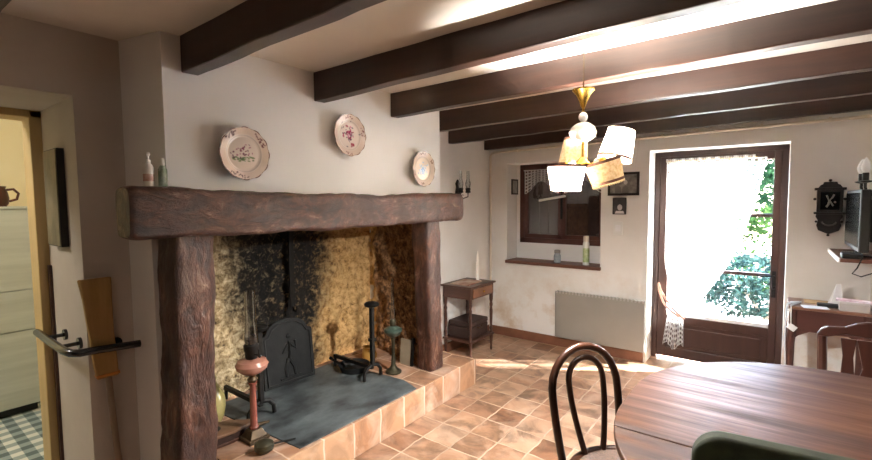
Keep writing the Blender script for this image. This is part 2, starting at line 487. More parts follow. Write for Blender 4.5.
# chimney breast and the recess wall beyond it
def slab(mb, xf, y1, z0, z1, x0=-3.05):
    ya = lambda x: .765+(x+2.35)*.24 if x > -2.35 else .765
    mb.hexa([(x0, ya(x0), z0), (xf, ya(xf), z0), (xf, y1, z0), (x0, y1, z0)], [(x0, ya(x0), z1), (xf, ya(xf), z1), (xf, y1, z1), (x0, y1, z1)])
m = MB()
slab(m, XB, 2.79, 1.78, CZ, -2.35); slab(m, XB, 1.0, 1.45, 1.78, -2.35); m.box((XB-.06, 1.0, 1.45), (XB, 2.79, 1.78)); m.box((-3.05, .765, 1.45), (-2.35, 1.0, 1.78)); m.box((-3.05, .765, 1.78), (-2.35, 2.79, CZ)); m.box((-3.05, 2.76, 1.45), (XB-.06, 2.79, 1.78))
struct(m.build('wall_chimney', 'wall'))
m = MB(); slab(m, -2.195, 1.0, 0, 1.45, -2.35); m.box((-3.05, .765, 0), (-2.35, 1.0, 1.45)); struct(m.build('wall_pier', 'wall'))
struct(MB().box((-3.05, 2.80, 0), (XREC, YF, CZ)).build('wall_recess', 'wall_far'))
# rear wall behind the camera
struct(MB().box((-2.35, -2.9, 0), (1.75, -2.6, CZ)).build('wall_rear', 'wall_dim'))
# baseboards
def bb(a, b, name): struct(MB().box(a, b).build(name, 'baseboard', bevel=.006))
bb((XREC, YF-.018, 0), (DX0-.02, YF, .095), 'baseboard_far')
bb((XREC, 3.06, 0), (XREC+.018, YF-.018, .095), 'baseboard_recess')
bb((DX1+.02, YF-.018, 0), (XR, YF, .095), 'baseboard_corner')

# firebox: displaced rubble walls
def rubble(fn, nu, nv, mb, nrm):
    n = Vector(nrm)
    def g(u, v):
        p = Vector(fn(u, v)); d = nz(p, 7)*.035+abs(nz(p+Vector((5, 3, 1)), 16))*.018
        return p+n*d
    mb.sheet(nu, nv, g)
for nm, fn, nu, nrm in (('back', lambda u, v: (-2.87, 1.0+1.80*u, .2+1.56*v), 110, (1, 0, 0)),
                        ('left', lambda u, v: (-2.9+.70*u, 1.03, .2+1.56*v), 50, (0, 1, 0)),
                        ('right', lambda u, v: (-2.9+.72*u, 2.80-.15*u, .2+1.56*v), 50, (0, -1, 0))):
    fb = MB(); rubble(fn, nu, 100, fb, nrm)
    struct(fb.build('wall_firebox_'+nm, 'stone', smooth='all'))
struct(MB().box((-2.95, 1.0, 1.74), (-2.12, 2.76, 1.78)).build('trim_1', 'iron_plain'))

# ------------------------------------------------------------------ beams
beams = [(.235, 'in the top left corner, nearest of the row'), (.905, 'ending at the breast above the left end of the mantel'),
         (1.612, 'ending between the two red-flowered plates'), (2.238, 'ending above the small blue plate, just behind the chandelier cord'),
         (2.91, 'third from the far wall, ending at the edge of the chimney breast'), (3.578, 'second from the far wall, above the corner sconce'), (4.245, 'last of the row, close against the far wall')]
for i, (y, where) in enumerate(beams):
    x0 = [XL+.002, XB, XB, XB, XREC, XREC, XREC][i]; x1 = 1.74 if i < 5 else XR
    zb = lambda x: 2.066+(x+2.3)*.0135
    th = .075
    m = MB(); n = 40
    vs = []; fs = []
    for k in range(n+1):
        x = x0+(x1-x0)*k/n
        d = nz((x*2, y*5, 0), 1.5)*.006; e = nz((x*2, y*9, 4), 1.5)*.005
        z = zb(x)+e
        vs += [(x, y+d, z), (x, y+th+d, z+.002), (x, y+th+d, CZ+.005), (x, y+d, CZ+.005)]
    for k in range(n):
        for q in range(4): fs.append((4*k+q, 4*k+(q+1) % 4, 4*k+4+(q+1) % 4, 4*k+4+q))
    fs += [(0, 1, 2, 3), (4*n+3, 4*n+2, 4*n+1, 4*n)]
    m.add(vs, fs)
    tag(m.build('ceiling_beam', 'beam' if i < 3 else 'beam_red', bevel=.006),
        'dark brown ceiling beam ' + where, 'beam', 'ceiling beams')

# ------------------------------------------------------------------ mantel and posts: hewn timber
HZ_ = .209
def hewn(name, p0, p1, wdt, hgt, label, mat='log', seed=0, taper=1.0, n=200, k=80, amp=.014, sq=6, sag=None):
    """a rough log with a rounded square section running p0->p1; wdt along x, hgt across."""
    p0 = Vector(p0); p1 = Vector(p1); t = (p1-p0).normalized()
    if abs(t.z) > .5: u, v = Vector((1, 0, 0)), Vector((0, 1, 0))
    else: u, v = Vector((1, 0, 0)), Vector((0, 0, 1))
    vs = []; fs = []
    for i in range(n+1):
        s = i/n; c = p0.lerp(p1, s)
        if sag: c = c+Vector(sag(s))
        sc_ = 1+(taper-1)*s
        endr = 1-.10*max(0, 1-min(s, 1-s)/.012)**2
        for j in range(k):
            a = 2*PI*j/k; ca, sa = math.cos(a), math.sin(a)
            q = (abs(ca)**sq+abs(sa)**sq)**(-1/sq)
            d = u*ca*q*wdt/2*sc_*endr+v*sa*q*hgt/2*sc_*endr
            P = c+d; nn = d.normalized()
            A = Vector((P.x+seed, P.y, P.z))
            disp = nz(A, 3.0)*amp+nz(Vector((A.x, A.y*.5, A.z*.5))+Vector((9, 0, 0)), 14)*amp*.5
            vs.append(tuple(P+nn*disp))
    for i in range(n):
        for j in range(k):
            l = (j+1) % k; fs.append((i*k+j, i*k+l, (i+1)*k+l, (i+1)*k+j))
    fs.append(tuple(range(k-1, -1, -1))); fs.append(tuple(n*k+j for j in range(k)))
    m = MB().add(vs, fs)
    return tag(m.build(name, mat, smooth=True), label, 'beam' if name == 'mantel_beam' else 'post')
hewn('mantel_beam', (-2.03, .645, 1.463), (-2.03, 2.94, 1.457), .145, .205, 'massive rough-hewn timber mantel beam across the fireplace', seed=2, sag=lambda s: (0, 0, -.012*math.sin(PI*s)), amp=.012)
hewn('fireplace_post', (-2.09, .872, HZ_), (-2.09, .905, 1.372), .19, .178, 'rough dark timber post under the left end of the mantel', seed=6, amp=.013, mat='log_z')
hewn('fireplace_post', (-2.10, 2.665, HZ_), (-2.09, 2.62, 1.372), .16, .165, 'rough dark timber post under the right end of the mantel', seed=11, amp=.011, mat='log_z')

# ------------------------------------------------------------------ hearth
HZ = .207
h = thing('raised_hearth', 'raised terracotta tiled hearth with a dark slate slab in front of the fire', 'hearth', (0, 0, 0))
MB().box((-2.86, 1.06, 0), (-2.12, 2.76, HZ-.02)).build('base', 'terracotta_top', h)
m = MB(); m.box((-2.12, .72, HZ-.02), (-1.915, 3.045, HZ)); m.box((XREC+.002, 2.80, HZ-.02), (-2.12, 3.045, HZ)); m.box((-2.86, 1.06, HZ-.02), (-2.12, 2.76, HZ))
m.box((-2.12, .72, 0), (-1.93, 3.03, HZ-.02)); m.box((XREC+.002, 2.81, 0), (-2.12, 3.03, HZ-.02))
m.build('top_tiles', 'terracotta_top', h)
m = MB(); m.box((-1.93, .72, 0), (-1.914, 3.045, HZ+.001)); m.box((XREC+.002, 3.03, 0), (-1.914, 3.046, HZ+.001))
m.build('riser_tiles', 'terracotta_side', h, bevel=.004)
m = MB()
poly = [(-2.8, 1.30), (-1.945, 1.36), (-1.93, 2.3), (-2.1, 2.36), (-2.8, 2.30)]
m.prism(poly, HZ-.001, HZ+.006)
m.build('slate_slab', 'slate', h, bevel=.003)

# ------------------------------------------------------------------ far door (door_1)
d = bpy.data.objects.new('door_1', None); COL.objects.link(d); struct(d)
YD = 4.60
m = MB()
m.box((DX0, YD-.01, 0), (DX0+.045, YD+.06, DZ)); m.box((DX1-.045, YD-.01, 0), (DX1, YD+.06, DZ)); m.box((DX0, YD-.01, DZ-.045), (DX1, YD+.06, DZ))
m.build('door_frame', 'brown', d, bevel=.004)
m = MB()
GX0, GX1, GZ0, GZ1 = -.782, -.012, .415, 1.825
m.box((DX0+.045, YD, .02), (GX0, YD+.042, DZ-.045)); m.box((GX1, YD, .02), (DX1-.045, YD+.042, DZ-.045))
m.box((GX0, YD, GZ1), (GX1, YD+.042, DZ-.045))
m.box((GX0, YD, .02), (GX1, YD+.042, .11)); m.box((GX0, YD, .345), (GX1, YD+.042, GZ0))
m.box((GX0, YD+.012, .11), (GX1, YD+.03, .345))
m.box((GX0+.05, YD+.004, .145), (GX1-.05, YD+.014, .31))
m.build('door_leaf', 'brown', d, bevel=.004)
MB().box((GX0, YD+.01, GZ0-.004), (GX1, YD+.03, GZ0+.03)).build('pane_strip', 'white', d, bevel=.003)  # white strip along the foot of the pane
for z in (.86, 1.36):
    MB().box((GX0, YD+.006, z-.014), (GX1, YD+.036, z+.014)).build('glazing_bar', 'brown_x', d, bevel=.003)
MB().box((GX0, YD+.019, GZ0), (GX1, YD+.023, GZ1)).build('pane', 'glass', d)
hd = MB().box((.0, YD-.012, .68), (.028, YD, .90)).build('lock_plate', 'iron', d, bevel=.004)
m = MB(); m.tube([(.014, YD-.01, .86), (.014, YD-.05, .86)], .008); m.tube([(.014, YD-.05, .86), (-.03, YD-.056, .865), (-.07, YD-.05, .855), (-.10, YD-.05, .862)], [.009, .008, .007, .006])
m.ball((.014, YD-.014, .76), .012); m.build('door_handle', 'iron', d, smooth=True)
# lace curtain swept to a tie-back
cur = thing('lace_curtain', 'white lace curtain on the glass door, swept to the left by a tie-back', 'curtain', (0, YD-.03, 0))
def lerp(a, b, t): return a+(b-a)*t
def edge_r(t):     # right edge x for t=0 top .. 1 tie height
    pts = [(0, -.06), (.05, -.072), (.25, -.125), (.43, -.193), (.65, -.305), (.85, -.469), (1, -.60)]
    for (a, xa), (b, xb) in zip(pts, pts[1:]):
        if t <= b: return lerp(xa, xb, (t-a)/(b-a))
    return -.63
def edge_l(t): return -.80 if t < .72 else lerp(-.80, -.715, ((t-.72)/.28)**1.5)
def cfn(u, v):
    zt = 1.842; x = lerp(edge_l(v), edge_r(v), u)
    zb_ = lerp(.60, .43, u)
    z = lerp(zt, zb_, v)
    amp = .010+.008*v
    return (x, math.sin(u*2*PI*13+math.sin(v*3)*1.2)*amp-.012, z)
m = MB(); m.sheet(160, 70, cfn); m.build('drape', 'lace', cur, smooth='all')
def tfn(u, v):
    x0, x1 = lerp(-.745, -.80, v**.6), lerp(-.635, -.625, v)
    z = lerp(.46, .14+.03*math.sin(u*9), v)
    return (lerp(x0, x1, u), math.sin(u*2*PI*6)*.016-.02, z)
m = MB(); m.sheet(60, 24, tfn); m.build('drape_tail', 'lace_small', cur, smooth='all')
m = MB(); m.sheet(60, 4, lambda u, v: (lerp(-.805, -.14, u), -.014+math.sin(u*140)*.006, lerp(1.868, 1.838, v))); m.build('heading', 'lace_small', cur, smooth='all')
m = MB()
m.tube([(-.845, -.012, .72), (-.82, -.045, .66), (-.77, -.06, .58), (-.71, -.06, .50), (-.645, -.05, .435), (-.625, -.03, .415)], .014, 8, flat=.45)
m.tube([(-.845, -.012, .72), (-.835, -.02, .64), (-.80, -.035, .55), (-.74, -.045, .48), (-.66, -.04, .43)], .010, 8, flat=.45)
m.build('tie_back', 'tie', cur, smooth=True)
MB().tube([(-.81, .006, 1.85), (-.13, .006, 1.85)], .006).build('curtain_rod', 'brass', cur, smooth=True)

# ------------------------------------------------------------------ window (window_1)
wn = bpy.data.objects.new('window_1', None); COL.objects.link(wn); struct(wn)
YW = 4.60
m = MB(); a0, a1, z0, z1 = -2.30, WX1, 1.03, 1.9
m.box((a0, YW, z0), (a0+.05, YW+.06, z1)); m.box((a1-.05, YW, z0), (a1, YW+.06, z1)); m.box((a0, YW, z1-.05), (a1, YW+.06, z1)); m.box((a0, YW, z0), (a1, YW+.06, z0+.055))
m.build('window_frame', 'window_wood', wn, bevel=.004)
xm = (a0+a1)/2
for (x0, x1) in ((a0+.05, xm), (xm, a1-.05)):
    m = MB(); zz0, zz1 = z0+.055, z1-.05
    m.box((x0, YW+.008, zz0), (x0+.042, YW+.05, zz1)); m.box((x1-.042, YW+.008, zz0), (x1, YW+.05, zz1))
    m.box((x0, YW+.008, zz0), (x1, YW+.05, zz0+.045)); m.box((x0, YW+.008, zz1-.04), (x1, YW+.05, zz1))
    s_ = m.build('casement', 'window_wood', wn, bevel=.003)
    MB().box((x0+.042, YW+.026, zz0+.045), (x1-.042, YW+.03, zz1-.04)).build('pane', 'glass', s_)
m = MB(); m.box((a0-.035, YW+.062, z0-.04), (a1, YW+.085, z1+.0))
for i in range(9):
    x = a0+.02+i*.107; m.box((x, YW+.056, z0), (x+.085, YW+.066, z1))
m.build('shutter', 'shutter', wn, bevel=.003)
MB().box((WX0, YW, WZ0), (WX1, YW+.115, z0)).build('apron', 'wall', wn)
MB().box((WX0, YW, z0), (a0, YW+.115, z1)).build('cheek', 'wall', wn)
MB().box((WX0-.012, YF-.03, WZ0-.03), (WX1+.01, YW, WZ0+.003)).build('window_sill', 'sill', wn, bevel=.005)
m = MB(); m.tube([(-2.06, YW-.02, 1.50), (-1.78, YW-.02, 1.545)], .013); m.tube([(-1.78, YW+.01, 1.545), (-1.78, YW-.022, 1.545)], .012); m.build('white_bar', 'white', wn, smooth=True)  # slanting white bar in front of the left casement
MB().box((xm-.012, YW-.004, 1.30), (xm+.012, YW+.01, 1.62)).build('espagnolette', 'iron', wn, bevel=.003)
for (x0, x1) in ((a0+.06, xm-.03), (xm+.03, a1-.06)):
    cc = thing('valance_curtain', 'short scalloped white lace curtain on the %s casement of the small window' % ('left' if x1 < xm else 'right'), 'curtain', ((x0+x1)/2, YW-.006, 1.80), 0, 'window lace curtains')
    hw = (x1-x0)/2
    def vf(u, v, hw=hw):
        drop = .26-.085*abs(math.sin(u*PI*1.0))**2*1.6
        return (lerp(-hw, hw, u), math.sin(u*40)*.006, .035-v*drop)
    MB().sheet(50, 16, vf).build('lace', 'lace_small', cc, smooth='all')
    MB().tube([(-hw-.01, 0, .035), (hw+.01, 0, .035)], .005).build('curtain_rod', 'white', cc, smooth=True)

# ------------------------------------------------------------------ things on and by the far wall
SZ = WZ0+.003
j = thing('glass_jar', 'small clear glass jar with a grey lid on the window sill', 'jar', (-1.79, 4.44, SZ))
MB().lathe([(.03, 0), (.036, .006), (.036, .075), (.028, .09), (.028, .10)], 20).build('body', plain('grey_blue_glass', '#8d969c', .15, 0, '#b9c0c4', 20), j, smooth=True)
MB().lathe([(.031, .10), (.031, .128), (.028, .132)], 20).build('lid', 'radiator', j, smooth=True)
j = thing('spray_can', 'white and green spray can with a white cap on the window sill', 'spray can', (-1.487, 4.43, SZ))
m = MB().lathe([(.029, 0), (.031, .004), (.031, .215), (.026, .232), (.02, .238)], 24); m.build('can', 'white', j, smooth=True)
MB().lathe([(.0315, .03), (.0315, .17)], 24, cap=False).build('label_band', plain('green_label', '#8fa860', .5, 0, '#cfd7b8', 30), j, smooth=True)
MB().lathe([(.027, .236), (.027, .285), (.022, .292)], 24).build('cap', plain('cream_cap', '#d9cfc0', .4), j, smooth=True)

def photo(name, label, cat, x0, x1, z0, z1, y, fw, frame, pic, mount=None):
    t = thing(name, label, cat, ((x0+x1)/2, y, (z0+z1)/2))
    w_, h_ = (x1-x0)/2, (z1-z0)/2
    m = MB(); m.box((-w_, -.016, -h_), (-w_+fw, 0, h_)); m.box((w_-fw, -.016, -h_), (w_, 0, h_)); m.box((-w_, -.016, -h_), (w_, 0, -h_+fw)); m.box((-w_, -.016, h_-fw), (w_, 0, h_))
    m.build('picture_frame', frame, t, bevel=.002)
    MB().box((-w_+fw, -.010, -h_+fw), (w_-fw, -.002, h_-fw)).build('picture', pic, t)
    return t, w_, h_
grey_pic = plain('black_and_white_print', '#2b2a29', .35, 0, '#9b9792', 11, 0, (1, 1, 1), 0, 3)
t, w_, h_ = photo('framed_photo', 'larger black and white framed photo of two people, right of the small window', 'picture', -1.262, -.985, 1.54, 1.755, YF, .022, 'carved', grey_pic)
MAT['pale_print'] = plain('pale_print', '#b5b0aa', .4); MAT['mid_print'] = plain('mid_print', '#6a6764', .4)
for x, z in ((.02, .015), (-.045, .03)):
    m = MB(); m.prism([(x+.017*math.cos(a), z+.022*math.sin(a)) for a in [i*PI/8 for i in range(16)]], 0, .0006, T(0, -.010, 0) @ RX(PI/2)); m.build('portrait_head', 'pale_print', t)
for x in (.02, -.045):
    m = MB(); m.prism([(x-.03, -.083), (x+.03, -.083), (x+.026, -.03), (x, -.012), (x-.026, -.03)], 0, .0006, T(0, -.010, 0) @ RX(PI/2)); m.build('portrait_body', 'mid_print', t)
t, w_, h_ = photo('small_photo', 'small unframed black and white portrait below the larger framed photo', 'picture', -1.215, -1.095, 1.365, 1.52, YF, .006, 'carved', plain('dark_print', '#2a2928', .35, 0, '#55524f', 14))
m = MB(); m.prism([(.004+.022*math.cos(a), -.012+.028*math.sin(a)) for a in [i*PI/8 for i in range(16)]], 0, .0006, T(0, -.010, 0) @ RX(PI/2)); m.build('portrait', plain('pale_print_small', '#c9c4be', .4), t)
m = MB(); m.prism([(-.04, -.07), (.045, -.07), (.035, -.045), (-.03, -.045)], 0, .0006, T(0, -.010, 0) @ RX(PI/2)); m.build('portrait', plain('white_print_small', '#dedad5', .4), t)
# small frame on the window reveal
t = thing('small_picture', 'tiny dark framed picture on the left reveal of the small window', 'picture', (WX0, 4.53, 1.655))
m = MB(); m.box((0, -.075, -.085), (.012, -.06, .085)); m.box((0, .06, -.085), (.012, .075, .085)); m.box((0, -.075, -.085), (.012, .075, -.07)); m.box((0, -.075, .07), (.012, .075, .085)); m.build('picture_frame', 'carved', t)
MB().box((0, -.06, -.07), (.006, .06, .07)).build('picture', plain('grey_print', '#8d8a85', .5, 0, '#b4b0aa', 15), t)
t = thing('light_switch', 'white light switch plate on the far wall below the small portrait', 'switch', (-1.165, YF, 1.235))
MB().box((-.042, -.009, -.065), (.042, 0, .065)).build('plate', 'white', t, bevel=.003)
MB().box((-.022, -.013, -.03), (.022, -.008, .03)).build('rocker', 'paper', t, bevel=.002)
# radiator
t = thing('panel_radiator', 'flat grey electric panel radiator under the window by the door', 'radiator', (-1.33, YF, .33))
m = MB(); m.box((-.425, -.062, -.225), (.425, -.02, .25)); m.build('panel', 'radiator', t, bevel=.008)
m = MB()
for i in range(26): m.box((-.41+i*.0325, -.066, .232), (-.395+i*.0325, -.022, .252))
m.build('grille', plain('pale_grey_metal', '#a3a09a', .4), t)
for x in (-.3, .25): MB().box((x, -.02, -.1), (x+.05, 0, .2)).build('bracket', 'iron', t)
# pipe
t = thing('heating_pipe', 'thin cream painted pipe along the top of the far wall and down the corner', 'pipe', (0, 0, 0))
m = MB(); m.tube([(XREC+.035, YF-.034, .0), (XREC+.035, YF-.034, 1.99), (XREC+.05, YF-.034, 2.02), (XREC+.09, YF-.034, 2.03), (.40, YF-.034, 2.065), (.46, YF-.034, 2.066), (.515, YF-.05, 2.066), (.525, YF-.12, 2.066), (.525, 3.5, 2.066)], .0125, 10)
m.build('tube', 'cream_pipe', t, smooth=True)
for x in (-2.2, -1.5, -.8, -.1, .3): MB().box((x-.008, YF-.05, 2.03+(x+2.2)*.0142-.012), (x+.008, YF, 2.03+(x+2.2)*.0142+.02)).build('clip', 'cream_pipe', t)

# carved black wall case
t = thing('carved_wall_case', 'carved black wooden wall case with a pale figure inside, right of the door', 'wall case', (.318, YF, 1.425))
t.scale = (.88, .88, .92)
m = MB()
m.box((-.082, -.07, -.03), (.082, 0, .15)); m.build('case', 'carved', t, bevel=.004)
MB().box((-.098, -.085, -.045), (.098, 0, -.028)).build('cornice', 'carved', t, bevel=.003)
MB().box((-.098, -.085, .145), (.098, 0, .165)).build('cornice', 'carved', t, bevel=.003)
m = MB(); m.prism([(-.075, 0), (.075, 0), (.06, .022), (.045, .028), (.04, .045), (-.04, .045), (-.045, .028), (-.06, .022)], 0, .07, T(0, 0, .165) @ RX(PI/2)); m.build('pediment', 'carved', t, bevel=.003)
m = MB(); m.prism([(-.082, 0), (-.085, -.02), (-.07, -.05), (-.078, -.09), (-.065, -.13), (-.02, -.15), (0, -.158), (.02, -.15), (.065, -.13), (.078, -.09), (.07, -.05), (.085, -.02), (.082, 0)], 0, .055, T(0, 0, -.045) @ RX(PI/2)); m.build('lower_case', 'carved', t, bevel=.004)
m = MB(); m.tube([(-.045*math.cos(a), -.058, -.105+.03*math.sin(a)) for a in [i*PI/6-PI for i in range(7)]], .006, 6); m.build('carving', plain('greyed_wood', '#4a4542', .5), t, smooth=True)
m = MB(); m.box((-.06, -.073, -.01), (.06, -.069, .13)); m.build('window_pane', 'screen', t)
m = MB(); m.tube([(-.022, -.076, .105), (-.006, -.078, .06), (.012, -.076, .085), (.024, -.076, .11)], .006, 6); m.tube([(-.004, -.078, .065), (-.01, -.078, .03), (-.022, -.078, .012)], .007, 6); m.tube([(-.004, -.078, .065), (.012, -.078, .035), (.02, -.078, .02)], .006, 6); m.ball((.03, -.077, .05), .008, 8)
m.build('figure', plain('pale_figure', '#77736f', .5), t, smooth=True)
for x, y, z, q in ((-.094, -.04, .075, .011), (.094, -.04, .075, .011), (-.08, -.04, -.105, .010), (.08, -.04, -.105, .010), (0, -.03, .222, .012), (0, -.03, -.212, .011)):
    MB().ball((x, y, z), q, 8).build('finial', 'carved', t, smooth=True)

# wall shelf, television and cable
t = thing('corner_shelf', 'pale edged wooden wall shelf carrying the television at right edge', 'shelf', (0, 0, 0))
MB().box((.328, 3.65, 1.108), (XR, YF, 1.13)).build('board', 'sill', t, bevel=.002)
MB().box((.322, 3.65, 1.106), (.329, YF, 1.132)).build('edge_strip', 'white', t)
for y in (3.8, 4.2): MB().box((XR-.15, y-.01, 1.09), (XR, y+.01, 1.108)).box((XR-.015, y-.01, .95), (XR, y+.01, 1.1)).build('bracket', 'white', t)
t = thing('television', 'black television with a glossy screen standing on the corner shelf', 'television', (.43, 3.93, 1.13))
MB().box((-.028, -.33, .045), (.02, .33, .42)).build('casing', 'black_matt', t, bevel=.008)
MB().box((-.031, -.305, .075), (-.027, .305, .40)).build('screen', 'screen', t)
MB().box((.02, -.22, .10), (.075, .22, .36)).build('back_cover', 'black_matt', t, bevel=.02)
m = MB(); m.box((-.06, -.14, 0), (.07, .14, .012)); m.box((-.01, -.05, .01), (.02, .05, .06)); m.build('stand', 'black', t, bevel=.004)
t = thing('set_top_box', 'small black receiver box lying at the front of the corner shelf', 'receiver', (.385, 3.735, 1.13))
MB().box((-.045, -.06, .0), (.05, .05, .03)).build('casing', 'black_matt', t, bevel=.005)
m = MB(); m.tube([(.03, -.06, .012), (.04, -.09, .004), (.02, -.105, -.05), (.0, -.1, -.085), (.04, -.1, -.10), (.09, -.1, -.075), (.12, -.1, -.03)], .004, 6); m.build('cable', 'black_matt', t, smooth=True)

def sconce_arm(m, pts, r=.007): m.tube(pts, r, 8)
# right wall sconce with two candle bulbs
t = thing('wall_sconce', 'black iron wall sconce with pale candle bulbs on the right wall above the television', 'wall lamp', (XR, 3.78, 1.585), 0, 'wall sconces')
m = MB(); m.box((-.012, -.035, -.11), (0, .035, .09)); m.ball((-.02, 0, 0), .03, 12); m.build('back_plate', 'iron', t, bevel=.003)
for dy, dz in ((-.075, 0), (.075, .0)):
    a = MB(); a.tube([(-.02, 0, -.02), (-.07, dy*.4, -.065), (-.12, dy*.9, -.06), (-.13, dy, -.02), (-.13, dy, .01)], .008, 8); arm = a.build('arm', 'iron', t, smooth=True)
    MB().lathe([(.012, 0), (.032, .006), (.034, .012), (.016, .016), (.016, .06), (.013, .062)], 16, T(-.13, dy, .005)).build('candle_cup', 'iron', arm, smooth=True)
    MB().lathe([(.012, .0), (.022, .02), (.024, .038), (.018, .06), (.007, .085), (.002, .092)], 16, T(-.13, dy, .066)).build('bulb', 'bulb_off', arm, smooth=True)

# corner sconce with glass chimneys
t = thing('wall_sconce', 'small black iron sconce with clear glass chimneys in the corner beyond the mantel', 'wall lamp', (XREC, 3.72, 1.62), 0, 'wall sconces')
m = MB(); m.prism([(-.03, -.09), (.03, -.09), (.036, -.03), (.02, .02), (.032, .06), (.0, .10), (-.032, .06), (-.02, .02), (-.036, -.03)], 0, .016, Matrix(((0, 0, 1, 0), (1, 0, 0, 0), (0, 1, 0, 0), (0, 0, 0, 1)))); m.build('back_plate', 'iron', t, bevel=.003)
for dy, r in ((-.035, .07), (.035, .11)):
    a = MB(); a.tube([(.012, 0, -.05), (r*.5, dy*.5, -.095), (r, dy, -.075), (r, dy, -.03)], .006, 8); a.tube([(r*.4, dy*.4, -.085), (r*.5, dy*.4, -.055), (r*.65, dy*.5, -.06)], .004, 6)
    arm = a.build('arm', 'iron', t, smooth=True)
    MB().lathe([(.01, 0), (.028, .008), (.022, .03), (.026, .035), (.026, .05), (.014, .055)], 16, T(r, dy, -.04)).build('burner', 'iron', arm, smooth=True)
    MB().lathe([(.02, 0), (.026, .03), (.026, .05), (.016, .09), (.014, .17)], 20, T(r, dy, .012), cap=False).build('glass_chimney', 'lamp_glass', arm, smooth=True)

# ------------------------------------------------------------------ desk by the door and what lies on it
t = thing('writing_desk', 'small brown wooden desk with curved legs against the far wall by the door', 'desk', (.30, 4.165, 0))
x0, x1, y0, y1 = -.20, .24, -.185, .18
m = MB(); m.box((x0, y0, .722), (x1, y1, .742)); m.build('desk_top', 'desk_top', t, bevel=.006)
def apron(xa, xb): return [(xa, .72), (xa, .50), (xa+.03, .535), (xa+.09, .57), (xb-.09, .57), (xb-.03, .535), (xb, .50), (xb, .72)]
Mfront = lambda yv: T(0, yv, 0) @ RX(PI/2)
m = MB(); m.prism(apron(x0+.03, x1-.03), 0, .018, Mfront(y0+.033)); m.build('apron', 'desk', t, bevel=.003)
m = MB(); m.box((x0+.015, y0+.03, .57), (x0+.033, y1-.02, .72)); m.box((x1-.033, y0+.03, .57), (x1-.015, y1-.02, .72)); m.box((x0+.03, y1-.035, .57), (x1-.03, y1-.02, .72)); m.build('side_rail', 'desk', t)
for sx, xx_ in ((-1, x0+.028), (1, x1-.028)):
    for sy, yy_ in ((-1, y0+.028), (1, y1-.028)):
        MB().tube([(xx_, yy_, .72), (xx_, yy_, .58), (xx_+sx*.012, yy_+sy*.006, .48), (xx_+sx*.006, yy_, .30), (xx_-sx*.008, yy_, .12), (xx_+sx*.008, yy_+sy*.004, .03), (xx_+sx*.016, yy_+sy*.008, 0)], [.026, .027, .027, .02, .014, .014, .019], 10).build('leg', 'desk', t, smooth=True)
DT = .742
t = tag(MB().box((.195, 4.16, DT), (.34, 4.30, DT+.004)).build('brown_envelope', plain('kraft_paper', '#b39770', .8, 0, '#c4a880', 10)), 'flat brown paper envelope at the back left of the desk', 'envelope')
MB_ = MB().box((.26, 4.06, DT), (.38, 4.13, DT+.022)); t = tag(MB_.build('glasses_case', 'black_matt', bevel=.006), 'black glasses case lying on the desk behind the papers', 'case')
t = tag(MB().box((-.07, -.045, 0), (.07, .045, .005)).build('folded_letter', plain('blue_white_paper', '#c6d0dc', .6, 0, '#e6eaf0', 5)), 'pale blue folded letter at the front edge of the desk', 'letter'); t.location = (.245, 4.02, DT); t.rotation_euler = (0, 0, .2)
t = thing('white_box', 'small pale grey cardboard box on the right of the desk', 'box', (.445, 4.05, DT))
MB().box((-.075, -.045, 0), (.075, .045, .06)).build('body', plain('grey_card', '#a9a5a3', .8, 0, '#b6b2b0', 6), t, bevel=.002)
MB().box((-.078, -.048, .05), (.078, .048, .063)).build('lid', plain('pale_card', '#c5c0c2', .8), t, bevel=.002)
t = tag(MB().box((-.10, -.03, 0), (.10, .03, .012)).build('pink_leaflet', plain('pink_white_paper', '#cfa9c0', .6, 0, '#e9e4ef', 25, 0, (1, .4, 1))), 'pink and white leaflet lying on the pale box', 'leaflet'); t.location = (.455, 4.04, DT+.063); t.rotation_euler = (0, 0, -.12)
t = thing('folded_card', 'white folded card standing upright on the desk', 'card', (.365, 4.17, DT), .35)
m = MB(); m.hexa([(-.045, -.03, 0), (.03, -.03, 0), (.03, -.027, 0), (-.045, -.027, 0)], [(.015, .03, .15), (.04, .03, .15), (.04, .033, .15), (.015, .033, .15)]); m.build('front_leaf', 'paper', t)
m = MB(); m.hexa([(-.02, .06, 0), (.05, .06, 0), (.05, .063, 0), (-.02, .063, 0)], [(.015, .031, .15), (.04, .031, .15), (.04, .034, .15), (.015, .034, .15)]); m.build('back_leaf', 'paper', t)
t = thing('white_strap', 'white tag and straps hanging over the left corner of the desk', 'strap', (.115, 4.02, DT))
m = MB(); m.tube([(.05, .12, .006), (.0, .05, .01), (-.02, .0, .006), (-.026, -.012, -.05), (-.028, -.03, -.20), (-.02, -.03, -.40), (-.03, -.03, -.64)], .009, 6, flat=.4); m.tube([(.06, .1, .012), (.02, .02, .01), (.0, -.04, .006), (.0, -.052, -.04), (.004, -.055, -.16)], .008, 6, flat=.4); m.build('strap', 'paper', t, smooth=True)
m = MB(); m.box((-.025, -.003, -.04), (.025, .003, .0), T(.02, -.058, -.13) @ RY(.6)); m.build('tag', 'paper', t)

